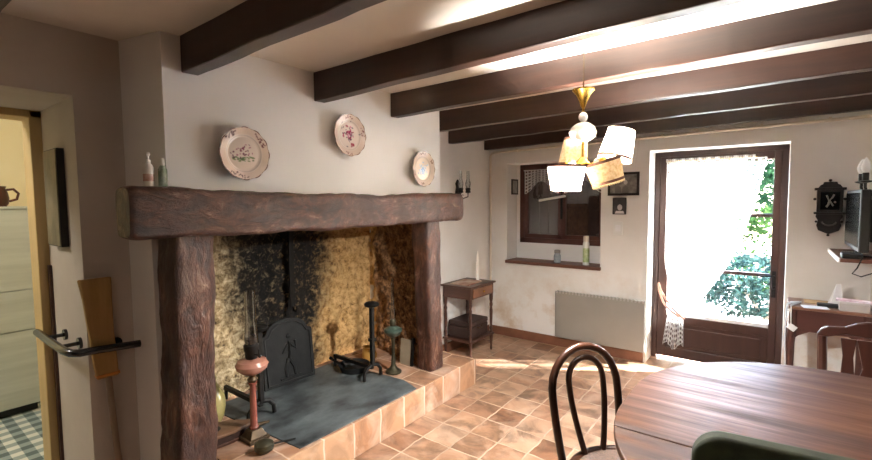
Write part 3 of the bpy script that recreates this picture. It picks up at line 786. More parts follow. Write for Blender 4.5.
# ------------------------------------------------------------------ chairs
def bentwood():
    t = thing('bentwood_chair', 'dark bentwood chair with looped back and woven seat at the left of the table', 'chair', (-.5, 1.76, 0), 0)
    SH = .455
    hw = .185
    def loop(w_top, w_bot, z0, z1, y0, y1, n=40):
        pts = []
        for i in range(n+1):
            s = i/n; a = PI*s
            # legs then arch: parameter along a horseshoe
            if s < .34: k = s/.34; x = -lerp(w_bot, w_top, math.sin(k*PI/2)); z = lerp(z0, z1-w_top*1.0, k)
            elif s > .66: k = (1-s)/.34; x = lerp(w_bot, w_top, math.sin(k*PI/2)); z = lerp(z0, z1-w_top*1.0, k)
            else: k = (s-.34)/.32*PI; x = -w_top*math.cos(k); z = z1-w_top+w_top*math.sin(k)
            pts.append((x, lerp(y0, y1, (z-z0)/(z1-z0)), z))
        return pts
    m = MB(); m.tube(loop(.168, .130, .30, .874, -.175, -.275), .0165, 12); m.build('back_hoop', 'chair', t, smooth=True)
    m = MB(); m.tube(loop(.088, .045, SH-.01, .83, -.185, -.262), .0125, 12); m.build('inner_hoop', 'chair', t, smooth=True)
    m = MB(); ring = [(.2*math.cos(a)*(1-.06*math.sin(a)), .2*math.sin(a), SH-.012) for a in [i*2*PI/40 for i in range(40)]]
    m.tube(ring, .02, 10, closed=True); m.build('seat_ring', 'chair', t, smooth=True)
    m = MB(); m.lathe([(.001, SH-.006), (.10, SH-.004), (.185, SH-.0), (.186, SH-.012), (.001, SH-.014)], 36); m.build('seat', plain('woven_dark_cane', '#3a2a22', .5, 0, '#5d473a', 90, .5), t, smooth=True)
    for sx in (-1, 1):
        MB().tube([(sx*.145, -.175, .31), (sx*.155, -.19, .2), (sx*.17, -.235, 0)], [.0165, .016, .013], 10).build('leg', 'chair', t, smooth=True)
        MB().tube([(sx*.135, .13, SH-.02), (sx*.15, .15, .25), (sx*.17, .185, 0)], [.018, .016, .012], 10).build('leg', 'chair', t, smooth=True)
    m = MB(); m.tube([(.155*math.cos(a), .165*math.sin(a)-.01, .22) for a in [i*2*PI/32 for i in range(32)]], .010, 8, closed=True); m.build('stretcher', 'chair', t, smooth=True)
    return t
bc = bentwood()
FA = math.atan2(-.53, .85)      # facing direction
bc.rotation_euler = (0, 0, FA-PI/2)
bc.location = (-.60+.225*.85, 1.845-.225*.53, 0)

# dining table: two half rounds and a narrow leaf
t = thing('dining_table', 'large oval dark walnut dining table in the right foreground', 'table', (.252, 1.775, 0))
R_, HALF, TZ = .68, .095, .75
def stadium(r, n=48):
    p = []
    for i in range(n+1): a = PI*i/n; p.append((r*math.cos(a), HALF+r*math.sin(a)))
    for i in range(n+1): a = PI+PI*i/n; p.append((r*math.cos(a), -HALF+r*math.sin(a)))
    return p
st = stadium(R_)
far_p = [p for p in st if p[1] > -.12]+[(-R_*.985, -.235), (R_*.985, -.235)]
seam = -.27
far_p = [p for p in st if p[1] >= seam]
near_p = [p for p in st if p[1] < seam]
def xat(y): return math.sqrt(max(0, R_**2-(y+HALF)**2)) if y < -HALF else R_
far_p2 = [(p[0], p[1]) for p in st[:49]]+[(-R_, -HALF)]+[q for q in st[50:] if q[1] >= seam and q[0] < 0]+[(-xat(seam), seam), (xat(seam), seam)]+[q for q in st[50:] if q[1] >= seam and q[0] > 0]
MB().prism(far_p2, TZ-.026, TZ).build('top_leaf', 'table', t, bevel=.005, seg=3)
sg = seam-.0025
near2 = [(-xat(sg), sg)]+[q for q in st[50:] if q[1] < sg]+[(xat(sg), sg)]
MB().prism(near2, TZ-.026, TZ-.0005).build('top_leaf', 'table', t, bevel=.005, seg=3)
ap = [(x*.90, y*.90) for x, y in st]
m = MB(); n = len(ap); inn = [(x*.86, y*.86) for x, y in st]
vs = [(x, y, TZ-.105) for x, y in ap]+[(x, y, TZ-.026) for x, y in ap]+[(x, y, TZ-.105) for x, y in inn]+[(x, y, TZ-.026) for x, y in inn]
fs = []
for i in range(n):
    k = (i+1) % n; fs += [(i, k, n+k, n+i), (2*n+k, 2*n+i, 3*n+i, 3*n+k), (i, 2*n+i, 2*n+k, k), (n+i, n+k, 3*n+k, 3*n+i)]
m.add(vs, fs); m.build('apron', 'chair2', t, smooth=True)
for sx in (-1, 1):
    for sy in (-1, 1):
        MB().lathe([(.022, 0), (.026, .02), (.018, .06), (.024, .12), (.03, .3), (.034, .45), (.024, .5), (.036, .54), (.036, .645)], 18, T(sx*.37, sy*.35, 0)).build('leg', 'chair2', t, smooth=True)

# green upholstered chair, seen from behind
t = thing('upholstered_chair', 'chair with dark green padded back at the bottom edge, tucked against the table', 'chair', (0, 0, 0))
fa = PI/2+.13
t.rotation_euler = (0, 0, fa-PI/2)
def rr(w_, h_, r, n=8):
    p = []
    for cx, cy, a0 in ((w_-r, h_-r, 0), (-w_+r, h_-r, PI/2)):
        for i in range(n+1): a = a0+PI/2*i/n; p.append((cx+r*math.cos(a), cy+r*math.sin(a)))
    return [(w_, -h_)]+p+[(-w_, -h_)]
BZ = 1.0
bw = .215
Mb = T(0, 0, .822) @ RX(PI/2-.06)
m = MB(); m.prism(rr(bw, .26, .05), -.028, .028, Mb); m.build('backrest', 'green_velvet', t, bevel=.016, seg=4, smooth=True)
m = MB(); m.prism(rr(bw-.028, .225, .04), .02, .045, Mb); m.build('back_panel', 'green_velvet', t, bevel=.012, seg=3, smooth=True)
m = MB(); m.box((-.21, -.02, .40), (.21, .42, .475)); m.build('seat', 'green_velvet', t, bevel=.02, seg=3, smooth=True)
m = MB(); m.box((-.2, -.01, .36), (.2, .41, .40)); m.build('seat_frame', 'chair2', t)
for sx in (-1, 1):
    MB().tube([(sx*.19, .0, .5), (sx*.19, .0, .36), (sx*.195, -.05, 0)], [.018, .02, .014], 10).build('leg', 'chair2', t, smooth=True)
    MB().tube([(sx*.18, .39, .38), (sx*.18, .39, .2), (sx*.18, .39, 0)], [.02, .018, .013], 10).build('leg', 'chair2', t, smooth=True)
t.location = (.108, .925, 0)

# wooden chair beyond the table on the right
t = thing('wooden_chair', 'dark carved wooden chair with shaped top rail beyond the table at right edge', 'chair', (.40, 2.80, 0), 0)
crest = [(-.205, .0), (-.205, .035), (-.19, .062), (-.165, .075), (-.10, .083), (-.06, .105), (-.02, .118), (.02, .118), (.06, .105), (.10, .083), (.165, .075), (.19, .062), (.205, .035), (.205, 0), (.165, .022), (.10, .045), (.05, .04), (-.05, .04), (-.10, .045), (-.165, .022)]
m = MB(); m.prism(crest, -.013, .013, T(0, .175, .775) @ RX(PI/2-.08)); m.build('top_rail', 'chair2', t, bevel=.007, seg=3)
for s in (-1, 1): MB().tube([(s*.185, .175, .80), (s*.18, .165, .62), (s*.175, .15, .45), (s*.175, .15, .25), (s*.18, .2, 0)], [.02, .02, .021, .021, .016], 8).build('leg', 'chair2', t, smooth=True)
m = MB(); m.prism([(-.022, 0), (.022, 0), (.028, .12), (.02, .25), (.03, .34), (-.03, .34), (-.02, .25), (-.028, .12)], -.007, .007, T(-.085, .158, .46) @ RX(PI/2-.06)); m.build('splat', 'chair2', t, bevel=.003)
m = MB(); m.prism([(-.022, 0), (.022, 0), (.028, .12), (.02, .25), (.03, .34), (-.03, .34), (-.02, .25), (-.028, .12)], -.007, .007, T(.085, .158, .46) @ RX(PI/2-.06)); m.build('splat', 'chair2', t, bevel=.003)
m = MB(); m.prism([(-.045, 0), (.045, 0), (.055, .10), (.03, .2), (.055, .34), (-.055, .34), (-.03, .2), (-.055, .10)], -.008, .008, T(0, .158, .46) @ RX(PI/2-.06)); m.build('splat', 'chair2', t, bevel=.003)
m = MB(); m.box((-.21, -.24, .435), (.21, .17, .475)); m.build('seat', 'leather', t, bevel=.012, seg=3)
m = MB(); m.box((-.2, -.23, .37), (.2, .16, .435)); m.build('seat_frame', 'chair2', t)
for s in (-1, 1): MB().tube([(s*.18, -.21, .42), (s*.18, -.21, .2), (s*.18, -.21, 0)], [.022, .018, .014], 8).build('leg', 'chair2', t, smooth=True)

# ------------------------------------------------------------------ side table in the recess
t = thing('side_table', 'small dark wooden side table with turned legs in the corner beyond the fireplace', 'table', (-2.385, 3.66, 0))
hx, hy = .155, .205
MB().box((-hx-.02, -hy-.03, .682), (hx+.02, hy+.03, .70)).build('table_top', 'side', t, bevel=.005)
m = MB(); m.box((-hx-.005, -hy-.005, .575), (hx+.005, hy+.005, .682)); m.build('drawer_case', 'side', t, bevel=.003)
dr = MB().box((hx+.005, -hy+.03, .59), (hx+.014, hy-.03, .67)).build('drawer', plain('drawer_wood', '#6b432e', .35, 0, '#82573c', 12, .1, (.2, 1, 1)), t, bevel=.002)
MB().ball((hx+.022, 0, .63), .011, 10).build('knob', 'brass', dr, smooth=True)
MB().box((-hx-.012, -hy-.012, .16), (hx+.012, hy+.012, .18)).build('shelf', 'side', t, bevel=.004)
leg_prof = [(.010, 0), (.013, .02), (.010, .05), (.016, .12), (.018, .155), (.018, .185), (.012, .2), (.018, .225), (.011, .25), (.015, .33), (.017, .40), (.012, .44), (.018, .465), (.012, .49), (.019, .52), (.019, .58)]
for sx in (-1, 1):
    for sy in (-1, 1): MB().lathe(leg_prof, 14, T(sx*(hx-.012), sy*(hy-.012), 0)).build('leg', 'side', t, smooth=True)
t = thing('leather_case', 'dark brown leather case on the lower shelf of the side table', 'case', (-2.385, 3.655, .18))
MB().box((-.125, -.165, 0), (.125, .165, .115)).build('lower_shell', 'leather', t, bevel=.01, seg=3)
MB().box((-.127, -.167, .117), (.127, .167, .165)).build('lid', 'leather', t, bevel=.012, seg=3)
m = MB(); m.tube([(.127, -.04, .10), (.145, -.035, .095), (.145, .035, .095), (.127, .04, .10)], .006, 8); m.build('handle', 'old_brass', t, smooth=True)
t = tag(MB().box((-.10, -.14, 0), (.10, .14, .008)).build('table_mat', plain('cream_mat', '#c9b9a6', .6, 0, '#8a4d40', 14, 0, (1, .4, 1))), 'flat cream and red table mat on the side table', 'mat'); t.location = (-2.39, 3.63, .70); t.rotation_euler = (0, 0, .08)
t = thing('white_candle', 'tall white candle standing on the side table', 'candle', (-2.36, 3.79, .70))
MB().lathe([(.026, 0), (.03, .004), (.014, .008), (.012, .015)], 18).build('holder', 'white', t, smooth=True)
MB().lathe([(.015, .012), (.015, .22), (.010, .27), (.003, .30)], 14).build('wax', 'candle', t, smooth=True)

# ------------------------------------------------------------------ plates on the breast
def plate(y, z, r, label, deco, rim_c, tilt=.0):
    t = thing('wall_plate', label, 'plate', (XB, y, z), 0, 'plates on the chimney breast')
    Mx = Matrix(((0, 0, 1, .03), (1, 0, 0, 0), (0, 1, 0, 0), (0, 0, 0, 1)))     # local x->world y, local y->world z, local z->world x
    wob = lambda a, rr_: 1+(.02*math.cos(a*12) if rr_ > r*.8 else 0)
    K, NA = 44, 120
    def hgt(q): return .003 if q < .62 else (lerp(.003, .010, (q-.62)/.10) if q < .72 else lerp(.010, .020, (q-.72)/.28))
    prof = [(.001, -.004), (r*.55, -.004), (r*.72, .004), (r, .016)]+[(r*(1-i/K) if i < K else .001, hgt(1-i/K)) for i in range(K+1)]
    m = MB(); m.lathe(prof, NA, Mx, cap=False, wob=wob)
    o = m.build('dish', 'faience', t, smooth=True)
    ca = o.data.color_attributes.new('paint', 'FLOAT_COLOR', 'POINT')
    inv = Mx.inverted()
    base, rim = lin('#e6d8cd'), lin(rim_c)
    rimpaint = lin('#d8c2b2')
    for i, vtx in enumerate(o.data.vertices):
        p = inv @ vtx.co; x, y_ = p.x/r, p.y/r; rad = math.hypot(x, y_)
        c = Vector(base)
        if rad > .74: c = c.lerp(Vector(rimpaint), .7)
        if .66 < rad < .72: c = c.lerp(Vector(rim), .25)
        for (u, v, w_, h_, ang, cc) in deco:
            dx, dy = x-u, y_-v; ex = dx*math.cos(ang)+dy*math.sin(ang); ey = -dx*math.sin(ang)+dy*math.cos(ang)
            q = (ex/(w_*1.25))**2+(ey/(h_*1.35))**2
            if q < 1: c = c.lerp(Vector(lin(cc)), .85*(1-q**2))
        if rad > .975: c = Vector(rim)
        ca.data[i].color = c
    return t
rnd = random.Random(3)
deco1 = []
for i in range(26): deco1.append((rnd.gauss(.02, .16), rnd.gauss(.10, .13), rnd.uniform(.03, .055), rnd.uniform(.015, .03), rnd.uniform(0, 3), rnd.choice(['#6a3552', '#8d4a66', '#b3788c'])))
for i in range(26): deco1.append((rnd.uniform(-.45, .42), -.18+rnd.gauss(0, .05)-.04*rnd.random(), rnd.uniform(.04, .08), rnd.uniform(.015, .03), rnd.uniform(-.3, .3), rnd.choice(['#55744a', '#6d8a5c', '#8a9a6a'])))
for i in range(8): deco1.append((-.42+rnd.gauss(0, .04), rnd.uniform(-.2, .12), .035, .02, rnd.uniform(0, 3), '#7d5268'))
for a0 in (.55, 2.2, 4.5):
    for i in range(14):
        a = a0+rnd.gauss(0, .2); k = rnd.uniform(.78, .93); deco1.append((k*math.cos(a), k*math.sin(a), rnd.uniform(.03, .06), rnd.uniform(.015, .035), rnd.uniform(0, 3), '#6b3346' if a0 < 1 else '#5c4450'))
plate(1.165, 1.738, .126, 'largest wall plate, scalloped with a purple flower and green ground, at left above the mantel', deco1, '#6b4a4a')
deco2 = []
for i in range(26): deco2.append((rnd.gauss(0, .15), rnd.gauss(.02, .15), rnd.uniform(.05, .09), rnd.uniform(.03, .05), rnd.uniform(0, 3), rnd.choice(['#b8436a', '#a02f57', '#d0829c'])))
for i in range(26): deco2.append((rnd.gauss(-.02, .27), rnd.gauss(.0, .27), rnd.uniform(.04, .06), rnd.uniform(.015, .03), rnd.uniform(0, 3), rnd.choice(['#3e3a50', '#4c4a5e', '#55506a'])))
for i in range(9): deco2.append((.22+rnd.gauss(0, .06), -.42+rnd.gauss(0, .05), .05, .035, rnd.uniform(0, 3), '#a83a55'))
for a0 in (1.6, .1, 4.6):
    for i in range(9):
        a = a0+rnd.gauss(0, .18); k = rnd.uniform(.78, .92); deco2.append((k*math.cos(a), k*math.sin(a), rnd.uniform(.03, .06), rnd.uniform(.015, .03), rnd.uniform(0, 3), '#8c5a62'))
plate(1.835, 1.90, .124, 'middle wall plate painted with a crimson bouquet, hanging below the second beam', deco2, '#8a6a5a')
deco3 = []
for i in range(40): deco3.append((rnd.gauss(0, .18), rnd.gauss(0, .2), rnd.uniform(.05, .10), rnd.uniform(.03, .05), rnd.uniform(0, 3), rnd.choice(['#8fb2dc', '#a9c6e6', '#6f97cc'])))
for a0 in (.5, 1.6, 3.6, 4.6):
    for i in range(7):
        a = a0+rnd.gauss(0, .12); k = rnd.uniform(.8, .92); deco3.append((k*math.cos(a), k*math.sin(a), rnd.uniform(.04, .06), rnd.uniform(.02, .03), rnd.uniform(0, 3), '#7d5b4a'))
plate(2.535, 1.737, .127, 'right hand wall plate with a pale blue flower, nearest the corner sconce', deco3, '#8c7462')

# bottles on the mantel's left end
MZ = 1.563
t = thing('pump_bottle', 'white pump bottle with a small red label on the left end of the mantel', 'bottle', (-2.07, .757, MZ))
MB().lathe([(.017, 0), (.02, .004), (.02, .085), (.014, .10), (.008, .104)], 20).build('body', plain('white_plastic', '#d8d4d0', .3, 0, '#e4e0dc', 5), t, smooth=True)
m = MB(); m.lathe([(.0095, .102), (.0095, .118), (.005, .12), (.005, .135), (.009, .137), (.009, .148), (.004, .15)], 14); m.build('pump', 'white', t, smooth=True)
MB().lathe([(.0203, .03), (.0203, .06)], 20, cap=False).build('label', plain('red_label', '#a8685c', .5, 0, '#d8c4bc', 40), t, smooth=True)
t = thing('small_bottle', 'small clear and green bottle beside the pump bottle on the mantel', 'bottle', (-2.055, .805, MZ))
MB().lathe([(.015, 0), (.017, .004), (.017, .08), (.010, .095), (.007, .098)], 20).build('body', plain('green_glass', '#5f7f62', .15, 0, '#c9cfc6', 22), t, smooth=True)
MB().lathe([(.0085, .097), (.0085, .125), (.006, .128)], 14).build('cap', 'white', t, smooth=True)

# ------------------------------------------------------------------ fireplace things
t = thing('fireback_plate', 'black cast-iron fireback with a moulded figure leaning on the back wall', 'fireback', (-2.735, 1.845, HZ+.004), 0)
Mf = RZ(-.06) @ RY(-.10) @ Matrix(((0, 0, 1, 0), (1, 0, 0, 0), (0, 1, 0, 0), (0, 0, 0, 1)))
arch = [(-.2, 0), (.2, 0), (.2, .36), (.17, .37), (.14, .42), (.08, .455), (0, .465), (-.08, .455), (-.14, .42), (-.17, .37), (-.2, .36)]
MB().prism(arch, 0, .022, Mf).build('plate', 'iron_plain', t, bevel=.004)
m = MB(); ins = [(x*.88, .02+y*.90) for x, y in arch]
m.tube([tuple(Mf @ Vector((x, y, .024))) for x, y in ins], .006, 6, closed=True); m.build('border', 'iron_plain', t, smooth=True)
m = MB(); P = lambda x, y: tuple(Mf @ Vector((x, y, .024)))
m.tube([P(0, .30), P(.0, .22), P(-.01, .17)], [.014, .022, .015], 8, flat=.35); m.ball(P(0, .335), (.010, .016, .018), 8)
m.tube([P(-.01, .18), P(-.035, .11), P(-.03, .05)], [.014, .012, .01], 6); m.tube([P(-.005, .18), P(.03, .12), P(.04, .05)], [.014, .012, .01], 6)
m.tube([P(.01, .28), P(.055, .24), P(.05, .30)], .009, 6); m.tube([P(-.01, .28), P(-.05, .22)], .009, 6); m.tube([P(-.08, .045), P(.08, .045)], .009, 6)
m.build('relief_figure', 'iron_plain', t, smooth=True)
t = thing('pot_hanger', 'black iron pot hanger bar hanging down the sooty back wall', 'pot hanger', (-2.80, 1.93, 1.18))
m = MB(); m.box((-.008, -.02, -.44), (.006, .02, .56)); m.build('bar', 'iron', t)
for i in range(9): MB().box((-.008, .02, -.36+i*.06), (.006, .034, -.34+i*.06)).build('notch', 'iron', t)
m = MB(); m.tube([(0, 0, -.43), (.02, 0, -.47), (.05, 0, -.47), (.055, 0, -.43)], .007, 8); m.build('hook', 'iron', t, smooth=True)

def andiron(name_label, x, y, rz):
    t = thing('andiron', name_label, 'andiron', (x, y, HZ+.016), rz, 'pair of andirons')
    m = MB(); m.tube([(0, -.085, 0), (0, -.08, .05), (0, -.05, .085), (0, 0, .10), (0, .05, .085), (0, .08, .05), (0, .085, 0)], .013, 8); m.build('arched_foot', 'iron', t, smooth=True)
    m = MB(); m.box((-.014, -.014, .09), (.014, .014, .52)); m.build('post', 'iron', t, bevel=.003)
    m = MB(); m.box((-.022, -.022, .27), (.022, .022, .295)); m.build('collar', 'iron', t, bevel=.004)
    m = MB(); m.lathe([(.015, .515), (.05, .53), (.055, .545), (.045, .555), (.02, .56)], 16); m.build('cap', 'iron', t, smooth=True)
    m = MB(); m.box((-.42, -.012, .065), (.0, .012, .09)); m.tube([(-.41, 0, .07), (-.415, 0, 0)], .011, 6); m.build('log_bar', 'iron', t)
    return t
andiron('black iron andiron standing on the right of the slate slab', -2.29, 2.235, .0)
andiron('black iron andiron half hidden behind the pink oil lamp', -2.40, 1.42, .0)

# pink oil lamp
t = thing('oil_lamp', 'tall oil lamp with pink column, square base and clear chimney at left of the hearth', 'oil lamp', (-2.235, 1.275, HZ+.001))
m = MB(); m.box((-.058, -.058, 0), (.058, .058, .02)); m.hexa([(-.05, -.05, .02), (.05, -.05, .02), (.05, .05, .02), (-.05, .05, .02)], [(-.03, -.03, .06), (.03, -.03, .06), (.03, .03, .06), (-.03, .03, .06)]); m.build('base', 'old_brass', t, bevel=.003)
MB().lathe([(.022, .06), (.026, .07), (.019, .08), (.018, .20), (.016, .30), (.022, .31), (.026, .32)], 20).build('column', plain('pink_marble', '#743c31', .25, 0, '#8d5346', 10), t, smooth=True)
MB().lathe([(.02, .32), (.028, .335), (.018, .35), (.022, .36)], 20).build('collar', 'old_brass', t, smooth=True)
MB().lathe([(.02, .36), (.055, .375), (.082, .40), (.086, .42), (.074, .44), (.04, .45), (.03, .452)], 28).build('font', plain('pink_glass', '#946253', .2, 0, '#b08070', 6, 0, (1, 1, 1), .4), t, smooth=True)
m = MB(); m.lathe([(.03, .45), (.034, .465), (.034, .49), (.04, .50), (.04, .525), (.03, .535), (.028, .56)], 20); m.tube([(.03, 0, .48), (.075, 0, .48)], .004, 6); m.ball((.08, 0, .48), .01, 8); m.build('burner', 'iron', t, smooth=True)
MB().lathe([(.032, .535), (.036, .56), (.033, .60), (.030, .64), (.028, .82)], 24, cap=False).build('glass_chimney', 'lamp_glass', t, smooth=True)
t = thing('oil_lamp', 'slender green bronze oil lamp with narrow chimney beside the right post', 'oil lamp', (-2.265, 2.43, HZ+.001))
MB().lathe([(.06, 0), (.062, .012), (.045, .025), (.03, .035), (.018, .06), (.014, .12), (.013, .24), (.018, .26), (.014, .28)], 22).build('stem', 'bronze', t, smooth=True)
MB().lathe([(.014, .27), (.05, .29), (.07, .32), (.068, .335), (.04, .35), (.02, .36)], 22).build('font', plain('green_glaze', '#2f3d36', .3, 0, '#4a5a50', 9, 0, (1, 1, 1), .4), t, smooth=True)
MB().lathe([(.02, .355), (.024, .37), (.024, .40), (.018, .41)], 16).build('burner', 'bronze', t, smooth=True)
MB().lathe([(.018, .405), (.024, .44), (.02, .47), (.012, .52), (.010, .72)], 18, cap=False).build('glass_chimney', 'lamp_glass', t, smooth=True)
# framed board leaning at the right side
t = thing('leaning_board', 'small pale board with a dark edge leaning inside the right post', 'board', (-2.30, 2.60, HZ+.001))
Mz = RX(-.10)
MB().box((-.055, 0, 0), (.055, .012, .20), Mz).build('panel', plain('pale_board', '#8d7f6a', .7, 0, '#a59781', 8), t)
MB().box((.055, -.004, 0), (.075, .016, .22), Mz).build('edge', 'iron', t)
# skillet on the hearth with a yellow pot behind
t = thing('iron_skillet', 'long-handled black iron pan lying at the back right of the hearth', 'pan', (-2.53, 2.275, HZ+.007))
MB().lathe([(.001, .006), (.09, .006), (.115, .05), (.12, .05), (.098, 0), (.001, 0)], 30, cap=False).build('bowl', 'iron_plain', t, smooth=True)
MB().tube([(-.09, -.06, .045), (-.14, -.07, .06), (-.19, -.08, .08)], [.012, .011, .014], 8, flat=.5).build('handle', 'iron', t, smooth=True)
t = thing('yellow_pot', 'small ochre earthenware pot standing behind the black pan', 'pot', (-2.60, 2.50, HZ+.001))
MB().lathe([(.04, 0), (.055, .03), (.058, .07), (.05, .10), (.054, .115), (.045, .115), (.042, .09)], 22).build('body', plain('ochre_glaze', '#b5863f', .3, 0, '#c99a52', 7), t, smooth=True)
MB().tube([(.05, 0, .09), (.085, 0, .08), (.08, 0, .045), (.055, 0, .035)], .007, 8).build('handle', plain('ochre_glaze_handle', '#b5863f', .3), t, smooth=True)
# wooden bellows, pale globe, round tin
t = thing('fire_bellows', 'old wooden bellows with a round hole lying behind the left post', 'bellows', (-2.37, 1.165, HZ+.001), 1.25)
m = MB(); outl = [(-.17, 0), (-.13, .075), (-.05, .095), (.05, .075), (.13, .03), (.18, .014), (.18, -.014), (.13, -.03), (.05, -.075), (-.05, -.095), (-.13, -.075)]
m.prism(outl, 0, .015); MBo = m.build('lower_board', 'side', t, bevel=.003)
m = MB(); m.prism([(x*.93, y*.93) for x, y in outl], .015, .05); m.build('bag', 'leather', t)
m = MB(); m.prism(outl, .05, .065); m.build('upper_board', wood('bellows_wood', '#5a4030', '#7a5a44', 'x', .5), t, bevel=.003)
m = MB(); m.lathe([(.03, .066), (.034, .066), (.034, .069), (.03, .069)], 20, T(-.04, 0, 0)); m.lathe([(.001, .066), (.03, .0665)], 20, T(-.04, 0, 0)); m.build('air_hole', 'black_matt', t)
MB().tube([(.17, 0, .03), (.25, 0, .03)], [.012, .007], 8).build('nozzle', 'old_brass', t, smooth=True)
t = thing('glazed_jug', 'pale green-yellow glazed jug half hidden behind the left post', 'jug', (-2.57, 1.2, HZ+.001))
MB().lathe([(.05, 0), (.055, .01), (.075, .06), (.085, .12), (.078, .18), (.05, .23), (.035, .26), (.04, .29), (.034, .29), (.03, .26)], 26).build('body', plain('celadon_glaze', '#8d8250', .2, 0, '#aaa06c', 6, 0, (1, 1, 1), .4), t, smooth=True)
MB().tube([(-.04, 0, .27), (-.09, 0, .25), (-.10, 0, .18), (-.075, 0, .12)], .009, 8).build('handle', plain('celadon_handle', '#8f8f5c', .2), t, smooth=True)
t = thing('round_tin', 'small round dull metal tin with a lid and thin handle near the hearth edge', 'tin', (-2.075, 1.235, HZ+.001))
MB().lathe([(.03, 0), (.045, .012), (.05, .028), (.046, .032)], 24).build('bowl', 'bronze', t, smooth=True)
MB().lathe([(.05, .030), (.047, .045), (.03, .058), (.01, .063), (.003, .064)], 24).build('lid', 'bronze', t, smooth=True)
MB().tube([(.02, .045, .03), (.03, .10, .022), (.04, .16, .012)], .005, 8).build('handle', 'iron', t, smooth=True)

# ------------------------------------------------------------------ left doorway: rail, broom, picture
t = thing('grab_rail', 'black tubular grab rail wrapping the doorway corner', 'rail', (0, 0, 0))
zr = .885
pts = [(-2.82, .515, zr-.0), (-2.6, .512, zr), (-2.37, .512, zr), (-2.30, .52, zr), (-2.272, .545, zr), (-2.268, .58, zr), (-2.268, .76, zr-.015)]
MB().tube(pts, .0165, 12).build('bar', 'black', t, smooth=True)
for a, b in (((-2.66, .512, zr), (-2.66, .59, zr+.0)), ((-2.44, .512, zr), (-2.44, .59, zr)), ((-2.268, .69, zr-.008), (-2.35, .69, zr-.008))):
    m = MB(); m.tube([a, b], .009, 8); b_ = Vector(b); dirn = (Vector(a)-b_).normalized(); m.tube([tuple(b_+dirn*.012), tuple(b_)], .026, 14); m.build('bracket', 'black', t, smooth=True)

t = thing('broom', 'ochre broom standing head up in the corner behind the grab rail', 'broom', (-2.31, .672, 0))
Ml = RY(.0)
# head outline in (y, z), thin in x
def bh(zc, hw, th, yc):
    return [(-th+.01, yc-hw, zc), (th+.01, yc-hw, zc), (th+.01, yc+hw, zc), (-th+.01, yc+hw, zc)]
lv = [(.745, .040, .012, -.030), (.80, .043, .014, -.035), (.95, .045, .014, -.045), (1.10, .052, .012, -.052), (1.185, .060, .008, -.058)]
m = MB(); vs = []; fs = []
for (zc, hw, th, yc) in lv: vs += bh(zc, hw, th, yc)
for i in range(len(lv)-1):
    for q in range(4): fs.append((4*i+q, 4*i+(q+1) % 4, 4*i+4+(q+1) % 4, 4*i+4+q))
fs += [(3, 2, 1, 0), tuple(4*(len(lv)-1)+q for q in range(4))]
m.add(vs, fs); m.build('broom_head', 'ochre', t, bevel=.006)
m = MB(); m.box((-.006, -.072, .755), (.028, .012, .765)); m.build('stitching', plain('orange_twine', '#c8823a', .7), t)
MB().tube([(.01, -.028, .75), (.008, -.01, .40), (.01, .03, .02)], .013, 10).build('broom_handle', wood('pale_handle', '#7d6a58', '#93806c', 'z', .5), t, smooth=True)
MB().tube([(.01, .018, .14), (.01, .031, 0)], .016, 10).build('handle_tip', 'black_matt', t, smooth=True)
t = thing('narrow_picture', 'narrow brown framed picture on the doorway reveal above the grab rail', 'picture', (-2.63, .59, 1.53))
m = MB(); m.box((-.105, -.028, -.22), (.105, 0, .22)); m.build('picture_frame', 'black_matt', t)
MB().box((-.10, -.031, -.215), (.10, -.027, .215)).build('picture', plain('brown_landscape', '#4f4634', .6, 0, '#8a7d62', 9, 0, (1, 1, .5)), t)
# door lining (trim)
m = MB(); m.box((-3.02, .545, 0), (-2.87, .60, 1.955)); m.box((-3.02, -.5, 1.92), (-2.87, .60, 1.99)); m.box((-3.02, -.5, 0), (-2.87, -.44, 1.95))
lt = struct(m.build('trim_2', 'lining', bevel=.004))
struct(MB().box((-2.87, .578, .0), (-2.84, .592, 1.2)).build('trim_3', 'side'))

# kitchen
struct(MB().box((-5.2, -1.6, -.05), (-2.6, 1.6, .001)).build('floor_kitchen', 'check'))
w = MB(); w.box((-5.2, -1.6, 0), (-5.0, 1.6, 2.5)); w.box((-5.0, 1.4, 0), (-3.05, 1.6, 2.5)); w.box((-5.0, -1.6, 0), (-2.9, -1.4, 2.5)); w.box((-3.05, .60, 0), (-2.9, 1.4, 2.5)); w.box((-3.05, -1.4, 0), (-2.9, -.5, 2.5)); w.box((-3.05, -.5, 1.99), (-2.9, .6, 2.5))
struct(w.build('wall_kitchen', 'yellow_wall'))
struct(MB().box((-5.2, -1.6, 2.5), (-2.9, 1.6, 2.6)).build('ceiling_kitchen', 'ceiling'))
t = thing('kitchen_cabinet', 'tall pale grey wood-grain cabinet seen through the kitchen doorway', 'cabinet', (-4.23, .35, 0), .0)
MB().box((-.45, -.42, .06), (-.02, .43, 1.47)).build('carcass', 'laminate', t)
MB().box((-.42, -.40, 0), (-.06, .41, .06)).build('plinth', 'black_matt', t)
for z0_, z1_ in ((.07, .605), (.612, .895), (.902, 1.465)): MB().box((-.02, -.42, z0_), (0, .43, z1_)).build('door', 'laminate', t, bevel=.002)
MB().box((-.46, -.43, 1.47), (.005, .44, 1.49)).build('cabinet_top', 'laminate', t, bevel=.002)
t = thing('brown_mug', 'dark brown earthenware mug on top of the kitchen cabinet', 'mug', (-4.28, .62, 1.49))
MB().lathe([(.045, 0), (.058, .02), (.062, .06), (.055, .10), (.045, .125), (.05, .14), (.043, .14), (.04, .12)], 24).build('body', plain('brown_glaze', '#4a2218', .3, 0, '#5f3022', 7, 0, (1, 1, 1), .3), t, smooth=True)
